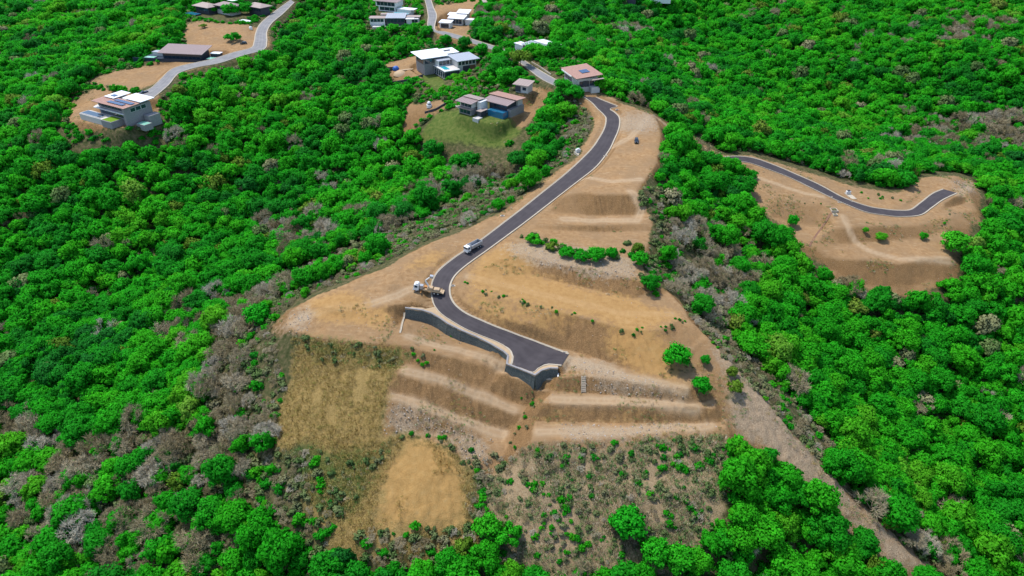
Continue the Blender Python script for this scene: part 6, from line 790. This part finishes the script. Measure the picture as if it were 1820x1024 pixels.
# ---- drainage: inlets, headwall, stairs, chute, ditch, boxes
il=['beside the dark wall where the road straightens','on the inside of the hairpin','beside the graded pad above the cut','at the side road stub near the top','at the far corner of the road end','on the outer kerb of the straight','on the lower kerb of the spur road','on the upper kerb of the spur road','right of the white cabinet on the spur road']
for q,l in zip(SP['inlets'],il):
    e=bpy.data.objects.new('drain_inlet',None); C.objects.link(e); e.location=q; tag(e,'pale concrete drain inlet '+l,'drain','concrete drain inlets along the kerbs'); box('box',(-.9,.9,-.6,.6,-.5,.22),'concrete',e,.04); box('grate',(-.5,.5,-.35,.35,.225,.26),'dark',e)
e=bpy.data.objects.new('culvert_headwall',None); C.objects.link(e); x,y,z=SP['head']; z=gz(x,y); e.location=(x,y,z); e.rotation_euler=(0,0,math.radians(-8)); tag(e,'white concrete culvert headwall with arched top under the corner of the road end','headwall')
v=[];n=14
prof=[(-2.2,-1.5),(-2.2,1.6)]+[(-2.2*math.cos(math.pi*i/10),1.6+.9*math.sin(math.pi*i/10)) for i in range(1,10)]+[(2.2,1.6),(2.2,-1.5)]
k=len(prof); v=[(a,-.2,b) for a,b in prof]+[(a,.25,b) for a,b in prof]; f=[tuple(range(k))[::-1],tuple(range(k,2*k))]+[(i,(i+1)%k,k+(i+1)%k,k+i) for i in range(k)]
link('face',mesh('face',v,f),e,M['white']); box('wing_wall',(-2.6,-2.22,-1.6,.2,-1.5,1.3),'white',e); box('wing_wall',(2.22,2.6,-1.6,.2,-1.5,1.3),'white',e); box('opening',(-1.2,1.2,-.26,-.21,-.4,1.3),'dark',e); box('sill',(-2.2,2.2,-1.6,-.22,-.8,-.2),'concrete',e)
a=Vector(SP['stairs0']); b=Vector(SP['stairs1']); e=bpy.data.objects.new('concrete_stairs',None); C.objects.link(e); e.location=b; tag(e,'short flight of pale concrete steps up the first terrace bank','stairs')
n=9
for i in range(n):
    p_=(b+(a-b)*((i+.5)/n))-b; box('step',(p_.x-.6,p_.x+.6,p_.y-.36,p_.y+.36,p_.z-.5,p_.z+.22),'agedconc',e)
for s in (-1,1):
    d=a-b; v=[]
    for q in (Vector((0,-.4,0)),d+Vector((0,.4,0))):
        for xx,zz in ((s*.62,-.5),(s*.74,-.5),(s*.74,.34),(s*.62,.34)): v.append((q.x+xx,q.y,q.z+zz))
    link('side_wall',mesh('side_wall',v,[(0,1,2,3),(7,6,5,4),(0,4,5,1),(1,5,6,2),(2,6,7,3),(3,7,4,0)]),e,M['agedconc'])
def channel(name,line,label,w_,mat,cat='drain',up=.16):
    line=[(p_[0],p_[1],gz(p_[0],p_[1])) for p_ in walk([tuple(q)+(0,) for q in line],1.0)]; prof=[(-w_,-.4),(-w_,up),(-w_*.6,up),(-w_*.4,.02),(w_*.4,.02),(w_*.6,up),(w_,up),(w_,-.4)]
    rows=[offs(line,o) for o,_ in prof]; v=[];f=[];k=len(prof)
    for i in range(len(line)):
        for r,(o,hh) in zip(rows,prof): v.append((r[i][0],r[i][1],r[i][2]+hh))
    for i in range(len(line)-1):
        for j in range(k-1): f.append((i*k+j,(i+1)*k+j,(i+1)*k+j+1,i*k+j+1))
    return tag(link(name,mesh(name,v,f),None,M[mat]),label,cat)
channel('drain_chute',SP['chute'],'pale concrete chute running down beside the left end of the dark wall',.3,'concrete')
channel('drain_ditch',SP['ditch'],'straight brown drain ditch down the slope of the graded spur',.4,'wood',up=.08)
for q,l in zip(SP['boxes'],['larger pale concrete planter frame below the kerb of the spur road','smaller pale concrete planter frame just below the larger one on the spur']):
    e=bpy.data.objects.new('planter_frame',None); C.objects.link(e); e.location=q; tag(e,l,'planter'); s=1.6 if 'larger' in l[:8] else 1.0
    for bx in ((-s,s,-s,-s+.3,-.3,.5),(-s,s,s-.3,s,-.3,.5),(-s,-s+.3,-s+.3,s-.3,-.3,.5),(s-.3,s,-s+.3,s-.3,-.3,.5)): box('rim',bx,'concrete',e)
    o=link('plants',BUSH[3],e); o.scale=(s*.8,s*.8,.6)
for q,l,yw in ((SP['cab1'],'white utility cabinet on a concrete apron beside the upper straight of the ridge road',20),(SP['cab2'],'white utility cabinet with dark lid on a concrete apron above the spur road',5)):
    e=bpy.data.objects.new('utility_cabinet',None); C.objects.link(e); e.location=(q[0],q[1],gz(q[0],q[1])); e.rotation_euler=(0,0,math.radians(yw)); tag(e,l,'cabinet')
    box('body',(-1.1,1.1,0,1.3,-.3,1.7),'white',e,.05); box('lid',(-.6,.7,.2,1.1,1.7,2.1),'dark' if yw==5 else 'white',e,.04); box('door',(-.9,.9,-.05,-.01,.1,1.5),'pale',e); box('apron',(-1.6,1.6,-5.2,-.06,-.6,.12),'concrete',e); box('side_wall',(-1.9,-1.62,-4,1.2,-.6,.7),'concrete',e)
# ---- tank, dome, yard
def lathe(name,prof,mat,parent,n=24):
    v=[];f=[]
    for r,z in prof:
        for k in range(n): v.append((r*math.cos(2*math.pi*k/n),r*math.sin(2*math.pi*k/n),z))
    for i in range(len(prof)-1):
        for k in range(n): f.append((i*n+k,i*n+(k+1)%n,(i+1)*n+(k+1)%n,(i+1)*n+k))
    f.append(tuple(range((len(prof)-1)*n,len(prof)*n))); return link(name,mesh(name,v,f,True),parent,M[mat])
def thing(name,label,cat,q,yaw=0):
    e=bpy.data.objects.new(name,None); C.objects.link(e); e.location=(q[0],q[1],gz(q[0],q[1])); e.rotation_euler=(0,0,math.radians(yaw)); return tag(e,label,cat)
e=thing('water_tank','small white round tank beside the hill road bend','tank',SP['tank1']); lathe('body',[(1.1,-.3),(1.15,1.2),(1.0,1.7),(.5,2.0),(.2,2.1)],'white',e); lathe('hatch',[(.25,2.05),(.25,2.3),(.05,2.35)],'dark',e)
e=thing('domed_tank','white domed tank with dark band on the ochre terrace above the lawn','tank',SP['dome']); e.scale=(.5,.5,.62); lathe('body',[(3.0,-.6),(3.1,1.6),(3.0,2.4)],'white',e); lathe('band',[(2.3,2.4),(2.25,3.3)],'dark',e); lathe('dome',[(2.35,3.3),(2.1,4.3),(1.4,5.0),(.5,5.3),(.05,5.35)],'white',e)
yx,yy,yz=SP['yard']
def yard(name,label,cat,dx,dy,yaw): return thing(name,label,cat,(yx+dx,yy+dy),yaw)
e=yard('plank_stack','stack of tan planks on the dirt yard left of the large white house','planks',3,-2,20)
for i in range(6):
    o=box('plank',(-4,4,0,.7,0,.16),'rust',e); o.location=(rr_.uniform(-.6,.6),(i%3)*.85-1,.02+.18*(i//3)); o.rotation_euler=(0,0,rr_.uniform(-.08,.08))
e=yard('tarp_bundle','blue tarpaulin covered bundle on the dirt yard left of the large white house','bundle',-5,3,10); lathe('cover',[(2.2,-.2),(2.1,1.0),(1.5,1.9),(.6,2.3),(.1,2.3)],'tarp',e,9); box('rope',(-2.25,2.25,-.05,.05,.9,1.0),'white',e)
e=yard('dark_skip','dark open skip beside the blue tarpaulin bundle in the yard','skip',-9,4,15); box('wall',(-2.6,2.6,-1.4,-1.2,-.2,1.7),'dark',e); box('wall',(-2.6,2.6,1.2,1.4,-.2,1.7),'dark',e); box('wall',(-2.6,-2.4,-1.2,1.2,-.2,1.7),'dark',e); box('wall',(2.4,2.6,-1.2,1.2,-.2,1.7),'dark',e); box('floor',(-2.4,2.4,-1.2,1.2,-.2,.3),'rust',e)
e=yard('sand_heap','ochre heap of spoil in the dirt yard left of the large white house','heap',-1,-4,0); lathe('heap',[(5,-1.2),(4.2,.2),(2.6,1.1),(1.0,1.7),(.1,1.8)],'rust',e,13)
e=yard('white_sacks','pile of white sacks at the left end of the dirt yard','sacks',-12,1,0)
for i in range(5): o=box('sack',(-.9,.9,-.6,.6,0,.7),'white',e,.2); o.location=((i%3)*1.7-1.6,(i//3)*1.0,.62*(i//3)); o.rotation_euler=(0,0,rr_.uniform(-.4,.4))
def garden_wall(label,pts,h0,mat):
    e=thing('garden_wall',label,'wall',pts[0]); 
    for a,b in zip(pts[:-1],pts[1:]):
        za,zb=gz(*a)-e.location.z,gz(*b)-e.location.z; L=math.hypot(b[0]-a[0],b[1]-a[1]); nx_,ny_=-(b[1]-a[1])/L*.2,(b[0]-a[0])/L*.2; v=[]
        for q,zz in ((a,za),(b,zb)):
            for s,t in ((-1,-1.5),(1,-1.5),(1,h0),(-1,h0)): v.append((q[0]+nx_*s-e.location.x,q[1]+ny_*s-e.location.y,zz+t))
        link('section',mesh('section',v,[(0,1,2,3),(7,6,5,4),(0,4,5,1),(1,5,6,2),(2,6,7,3),(3,7,4,0)]),e,M[mat])
for l,pts,h_,m_ in D['walls']: garden_wall(l,pts,h_,m_)
# ---- vehicles
def wheel(parent,x,y,r,w_,dual=False):
    o=bpy.data.objects.new('wheel',None)
    bm=bmesh.new(); bmesh.ops.create_cone(bm,cap_ends=True,segments=20,radius1=r,radius2=r,depth=w_,matrix=Matrix.Translation((x,y,r))@Matrix.Rotation(math.pi/2,4,'X')); bmesh.ops.bevel(bm,geom=[e_ for e_ in bm.edges if e_.calc_length()>w_*.9 and False] ,offset=.02) if False else None
    me=bpy.data.meshes.new('wheel'); bm.to_mesh(me); bm.free(); me.materials.append(M['tyre']); o=link('wheel',me,parent)
    s=1 if y>0 else -1; bm=bmesh.new(); bmesh.ops.create_cone(bm,cap_ends=True,segments=16,radius1=r*.55,radius2=r*.45,depth=.06,matrix=Matrix.Translation((x,y+s*(w_/2+.02),r))@Matrix.Rotation(-s*math.pi/2,4,'X')); me=bpy.data.meshes.new('rim'); bm.to_mesh(me); bm.free(); me.materials.append(M['metal']); link('rim',me,o)
def loft(name,secs,mat,parent,bev=.06):
    # body from cross sections (x, y-half low, z low, y-half high, z high)
    v=[];f=[]
    for x,yl,zl,yh,zh in secs: v+=[(x,-yl,zl),(x,yl,zl),(x,yh,zh),(x,-yh,zh)]
    n=len(secs); f=[(3,2,1,0),(4*n-4,4*n-3,4*n-2,4*n-1)]
    for i in range(n-1):
        for j in range(4): f.append((4*i+j,4*i+(j+1)%4,4*i+4+(j+1)%4,4*i+4+j))
    me=mesh(name,v,f); bm=bmesh.new(); bm.from_mesh(me); bmesh.ops.recalc_face_normals(bm,faces=bm.faces)
    if bev: bmesh.ops.bevel(bm,geom=bm.edges[:],offset=bev,segments=2,affect='EDGES')
    bm.to_mesh(me); bm.free(); me.materials.append(M[mat]); return link(name,me,parent)
def car(name,label,q,yaw,paint,L=4.6,w_=1.86,pick=False):
    e=thing(name,label,'car',q,yaw); s=L/4.6; h=w_/2
    loft('body',[(2.3*s,h*.82,.45,h*.78,.75),(2.15*s,h*.97,.32,h*.92,.95),(1.0*s,h,.3,h*.95,1.05),(-1.9*s,h,.3,h*.95,1.08),(-2.3*s,h*.9,.42,h*.86,1.0)],paint,e)
    x0=-.1 if pick else -2.0*s
    loft('cabin',[(1.15*s,h*.9,1.0,h*.85,1.06),(.45*s,h*.9,1.0,h*.72,1.66),(x0+.35,h*.9,1.0,h*.72,1.68),(x0-.05,h*.88,1.0,h*.8,1.1)],'glass',e,.04)
    box('roof',(x0+.3,.42*s,-h*.7,h*.7,1.66,1.74),paint,e,.03)
    for sy in (-1,1):
        for sx in (1.42,-1.4): wheel(e,sx*s,sy*(h-.1),.36,.24)
        box('headlight',(2.2*s,2.3*s,sy*h*.62-.2,sy*h*.62+.2,.68,.84),'white',e); box('mirror',(.75*s,.95*s,sy*(h+.1)-.1,sy*(h+.1)+.1,1.05,1.22),'black',e)
    return e
dx,dy,dyaw,dl=SP['dump']
t=thing('dump_truck','white dump truck with an empty tipping bed driving down the ridge road','truck',(dx,dy),dyaw); t.location.z=nearest((dx,dy),[((r[0]+r[2])/2,(r[1]+r[3])/2,r[4]) for r in mr])[2]+.02
loft('cab',[(3.9,1.15,.75,1.12,1.7),(3.8,1.2,.7,1.05,2.75),(2.3,1.2,.7,1.08,2.85),(2.2,1.2,.7,1.1,2.6)],'white',t,.08); box('windscreen',(3.84,3.93,-1.0,1.0,1.72,2.5),'glass',t,.03); box('bumper',(3.85,4.1,-1.2,1.2,.5,.85),'metal',t,.04); box('sun_visor',(3.7,4.0,-1.05,1.05,2.6,2.72),'white',t)
for s in (-1,1): box('side_window',(2.6,3.5,s*1.16-.03,s*1.16+.03,1.75,2.45),'glass',t); box('headlight',(4.05,4.13,s*.85-.2,s*.85+.2,.6,.78),'white',t); box('mirror',(3.5,3.62,s*1.4-.12,s*1.4+.12,1.7,2.3),'dark',t)
box('chassis',(-4,3.6,-.45,.45,.75,1.05),'dark',t); box('bed_floor',(-4.1,1.9,-1.2,1.2,1.2,1.4),'metal',t)
for s in (-1,1):
    b_=box('bed_side',(-4.1,1.9,s*1.2-.06,s*1.2+.06,1.41,2.6),'metal',t)
    for i in range(5): box('rib',(-3.7+i*1.3,-3.5+i*1.3,s*1.32-.06,s*1.32+.06,1.41,2.6),'metal',b_)
box('headboard',(1.8,1.95,-1.13,1.13,1.41,3.0),'metal',t); box('tailgate',(-4.2,-4.1,-1.2,1.2,1.3,2.5),'metal',t); box('fuel_tank',(.9,2.1,-1.15,-.6,.55,1.0),'metal',t)
for x in (3.0,-1.7,-3.0):
    for s in (-1,1): wheel(t,x,s*1.0,.52,.42)
rx,ry,ryaw,rl=SP['rig']
t=thing('drilling_truck','white cabbed lorry with a raised white boom and tan flatbed machinery parked across the kerb','truck',(rx,ry),ryaw); zz=[gz(rx+math.cos(math.radians(ryaw))*k,ry+math.sin(math.radians(ryaw))*k) for k in (-4,4)]; t.location.z=max(zz)*.6+min(zz)*.4+.12; t.rotation_euler=(0,-math.atan2(zz[1]-zz[0],8)*.8,math.radians(ryaw))
loft('cab',[(5.0,1.2,.8,1.15,1.8),(4.9,1.25,.75,1.1,2.95),(3.2,1.25,.75,1.12,3.05),(3.1,1.25,.75,1.12,2.8)],'white',t,.09); box('windscreen',(4.95,5.03,-1.05,1.05,1.85,2.7),'glass',t,.03); box('bumper',(4.95,5.2,-1.25,1.25,.5,.9),'metal',t,.04); box('roof_deflector',(3.4,4.4,-.9,.9,3.06,3.4),'white',t,.08)
for s in (-1,1): box('side_window',(3.6,4.6,s*1.2-.04,s*1.2+.04,1.85,2.65),'glass',t); box('headlight',(5.15,5.24,s*.9-.2,s*.9+.2,.6,.8),'white',t)
box('chassis',(-5.2,4.6,-.5,.5,.8,1.12),'dark',t); box('flatbed',(-5.2,1.6,-1.25,1.25,1.13,1.33),'rust',t); box('engine_housing',(-1.8,.2,-1.0,1.0,1.34,2.3),'rust',t,.06); box('hopper',(-4.2,-2.2,-1.1,1.1,1.34,2.0),'rust',t,.08); box('tail_ramp',(-5.9,-5.25,-1.2,1.2,.9,1.25),'rust',t); box('tool_box',(.4,1.4,-1.2,-.3,1.34,1.9),'orange',t)
box('turret',(1.7,2.9,-.7,.7,1.1,2.6),'metal',t,.06); bm_=loft('boom',[(-.2,.35,2.4,.35,3.0),(1.2,.3,4.4,.3,4.9)],'white',t,.04); loft('boom_tip',[(1.0,.24,4.6,.24,5.1),(-.6,.2,6.3,.2,6.7)],'white',t,.03); box('basket',(-1.6,-.4,-.6,.6,6.3,7.2),'metal',t,.03)
for s in (-1,1):
    box('outrigger',(2.0,2.3,s*1.25,s*2.2) if False else (2.0,2.3,min(s*.6,s*2.2),max(s*.6,s*2.2),.5,.75),'orange',t)
    box('bed_rail',(-5.1,1.5,s*1.22-.04,s*1.22+.04,1.34,1.7),'rust',t)
for x in (4.0,-2.6,-3.9):
    for s in (-1,1): wheel(t,x,s*1.02,.54,.42)
car('parked_car','black sport utility car alone on the wide graded pad',SP['suv'],SP['suv'][2],'black',4.8,1.95)
car('parked_car','dark blue car parked at the end of the hill road behind the solar house',SP['pickup'],SP['pickup'][2],'navy',5.0,1.95,True)
car('parked_car','dark car in the shade of the lone tree beside the hill road bend',SP['car2'],SP['car2'][2],'black',4.7,1.9)
# ---------------------------------------------------------------- small growth and stones
def tuft(name,seed,n,spread,h,wd,mat):
    r=np.random.default_rng(seed); V=[];Fq=[]
    for i in range(n):
        a=r.uniform(0,6.28); q=spread*math.sqrt(r.uniform()); b=np.array([math.cos(a)*q,math.sin(a)*q,0]); d=np.array([math.cos(a)*r.uniform(.1,.7),math.sin(a)*r.uniform(.1,.7),1])*h*r.uniform(.5,1.1)
        s=unit(np.cross(d,r.normal(size=3)))*wd; k=len(V); V+=[b-s,b+s,b+d*.6+s*.7,b+d-s*.1]; Fq.append((k,k+1,k+2,k+3))
    return np_mesh(name,V,Fq,M[mat],unit(r.normal(size=(len(V),3))*.35+np.array([0,0,1.0])))
def in_zone(kinds,step,seed,prob=1.0):
    r=np.random.default_rng(seed); ox=[];oy=[]
    for k,poly in D['zones']:
        if k not in kinds: continue
        p=np.array(poly); x0,y0=p.min(0); x1,y1=p.max(0); a,b=np.meshgrid(np.arange(x0,x1,step),np.arange(y0,y1,step)); a=(a+r.uniform(-.5,.5,a.shape)*step).ravel(); b=(b+r.uniform(-.5,.5,b.shape)*step).ravel()
        m=inpoly(a,b,poly)&(r.uniform(size=a.shape)<prob); ox.append(a[m]); oy.append(b[m])
    x=np.concatenate(ox); y=np.concatenate(oy); m=(wroad(x,y)<.05); return x[m],y[m]
def spread(name,x,y,s0,s1,temps,label,cat,seed,flat_=1.0,dz=0.0):
    r=np.random.default_rng(seed); n=len(x); s=r.uniform(s0,s1,n); z=ground(x,y)+dz
    o=gn_scatter(name,np.stack([x,y,z],-1),np.stack([r.normal(size=n)*.12,r.normal(size=n)*.12,r.uniform(0,6.28,n)],-1),np.stack([s,s,s*flat_*r.uniform(.7,1.2,n)],-1),r.integers(0,len(temps),n),temps)
    return tag(o,label,cat,None,'stuff')
straw=[tuft('blades',500+i,44,.7,.8,.032,'straw') for i in range(4)]
scr=[tuft('blades',520+i,44,.65,.7,.036,'scrubtuft') for i in range(4)]
x,y=in_zone(('dry',),.8,21,.85); m=fbm(x,y,7,2,9)>-.14
for k,q in D['zones']:
    if k=='orange': m&=~(inpoly(x,y,q)&(fbm(x,y,5,2,61)<.12))
x,y=x[m],y[m]
spread('dry_grass',x,y,.5,1.05,straw,'straw coloured dry grass covering the field left of the terraces','grass',31)
x,y=in_zone(('scrub',),1.0,22,.85); m=fbm(x,y,6,2,19)>-.16; x,y=x[m],y[m]
spread('scrub_growth',x,y,.75,1.6,scr,'grey-green scrub and dead stalks on the slope below the grey terrace','scrub',32)
x,y=in_zone(('tan',),1.5,23,1.0); sl_=sampler(gx,gy,gauss(np.hypot(gzx,gzy),1.0))(x,y); m=(fbm(x,y,9,3,29)>.09)&(sl_>.2)&(y<420); x,y=x[m],y[m]
spread('sparse_weeds',x,y,.45,1.0,scr+straw[:2],'sparse low weeds on the graded banks','weeds',33)
st=[]
for i in range(4):
    r=np.random.default_rng(600+i); st.append(np_mesh('stone',ICO1[0]*(1+.25*r.normal(size=(42,1)) if len(ICO1[0])==42 else 1+.22*r.normal(size=(len(ICO1[0]),1)))*np.array([1,.8,.55]),ICO1[1],flat('loose_stone_%d'%i,[(.36,.31,.26),(.27,.23,.19),(.45,.40,.35),(.33,.25,.18)][i],.9,0,.15,.2,3)))
x,y=in_zone(('scrub',),2.2,26,.7); spread('scrub_bushes',x,y,.5,1.3,BUSH[3:]+BARES[:2]+BUSH[:1],'low grey-green bushes mixed into the scrub slope','scrub',38,.9,-.1)
x,y=in_zone(('green',),1.3,27,.8); spread('green_weeds',x,y,.6,1.3,scr+straw[:1]+BUSH[4:5],'green weeds along the lower edge of the dry field','weeds',39)
x,y=in_zone(('rock',),.9,24,.55)
spread('rubble',x,y,.07,.34,st,'loose grey stones strewn over the stony banks and spur','rubble',34)
x,y=in_zone(('tan',),3.2,25,.35); spread('scattered_stones',x,y,.06,.2,st,'small stones scattered on the bare tan ground','stones',35)
# bushes one can pick out
def bush(x,y,r,h,kind,label,group,name='shrub'):
    o=link(name,BUSH[kind]); o.location=(x,y,gz(x,y)-.12*h); o.scale=(r,r,h/.95); o.rotation_euler=(0,0,rng.uniform(0,6.28)); return tag(o,label,'shrub',group)
zl=['on the fringe left of the ridge road','on the brow above the right gully','along the edge of the stony spur','below the dry field','beside the gully between the terraces','at the foot of the orange patch']
fx_=[];nbush=0
for zi,poly in enumerate(D['shrubzone']):
    p=np.array(poly); x0,y0=p.min(0); x1,y1=p.max(0); step=(1.9,1.9,2.0,2.0,2.0,1.9)[zi]; a,b=np.meshgrid(np.arange(x0,x1,step),np.arange(y0,y1,step)); a=(a+rng.uniform(-.5,.5,a.shape)*step).ravel(); b=(b+rng.uniform(-.5,.5,b.shape)*step).ravel(); m=inpoly(a,b,poly)&(wroad(a,b)<.05)
    for x,y in zip(a[m],b[m]):
        if rng.uniform()<.15: continue
        if rng.uniform()<.10 and nbush<110:
            k=int(rng.integers(6)); r=rng.uniform(1.4,2.5) if zi!=2 else rng.uniform(1.0,1.7); bush(x,y,r,r*rng.uniform(.8,1.3),k,('leafy green' if k<3 else 'pale olive')+' shrub '+zl[zi],('green' if k<3 else 'olive')+' shrubs '+zl[zi]); nbush+=1
        else: fx_.append((x,y))
a,b=np.meshgrid(np.arange(-110,60,1.8),np.arange(165,400,1.8)); a=(a+rng.uniform(-.9,.9,a.shape)).ravel(); b=(b+rng.uniform(-.9,.9,b.shape)).ravel(); m=left_brow(a,b,12.0)&(wroad(a,b)<.05)&(rng.uniform(size=a.shape)<.8)
fx_+=list(zip(a[m],b[m])); fx_=np.array(fx_); spread('fringe_scrub',fx_[:,0],fx_[:,1],.6,1.9,BUSH[3:]+BARES[:3]+scr[:1]+BUSH[1:2],'low grey-brown and olive scrub along the edges of the cleared ridge','scrub',37,.9,-.15)
for x,y,r,k,l,gp in D['shrubs']: bush(x,y,r,r*1.1,k,l,gp)
# gardens round the houses: bushes over the bare ground between buildings
gp_=[]
for poly in D['garden']:
    p=np.array(poly); x0,y0=p.min(0); x1,y1=p.max(0); a,b=np.meshgrid(np.arange(x0,x1,3.3),np.arange(y0,y1,3.3)); a=(a+rng.uniform(-.5,.5,a.shape)*3.3).ravel(); b=(b+rng.uniform(-.5,.5,b.shape)*3.3).ravel(); m=inpoly(a,b,poly)&(wroad(a,b)<.05)
    for q,_,_ in D['pads']: m&=~inpoly(a,b,q)
    for k,q in D['zones']:
        if k in ('tan','lawn'): m&=~inpoly(a,b,q)
    gp_.append(np.stack([a[m],b[m]],-1))
gp_=np.concatenate(gp_); spread('garden_growth',gp_[:,0],gp_[:,1],1.1,2.6,BUSH[:3]+BUSH[:2]+BUSH[3:4],'low green bushes filling the plots between the houses','bushes',36,1.0,-.2)
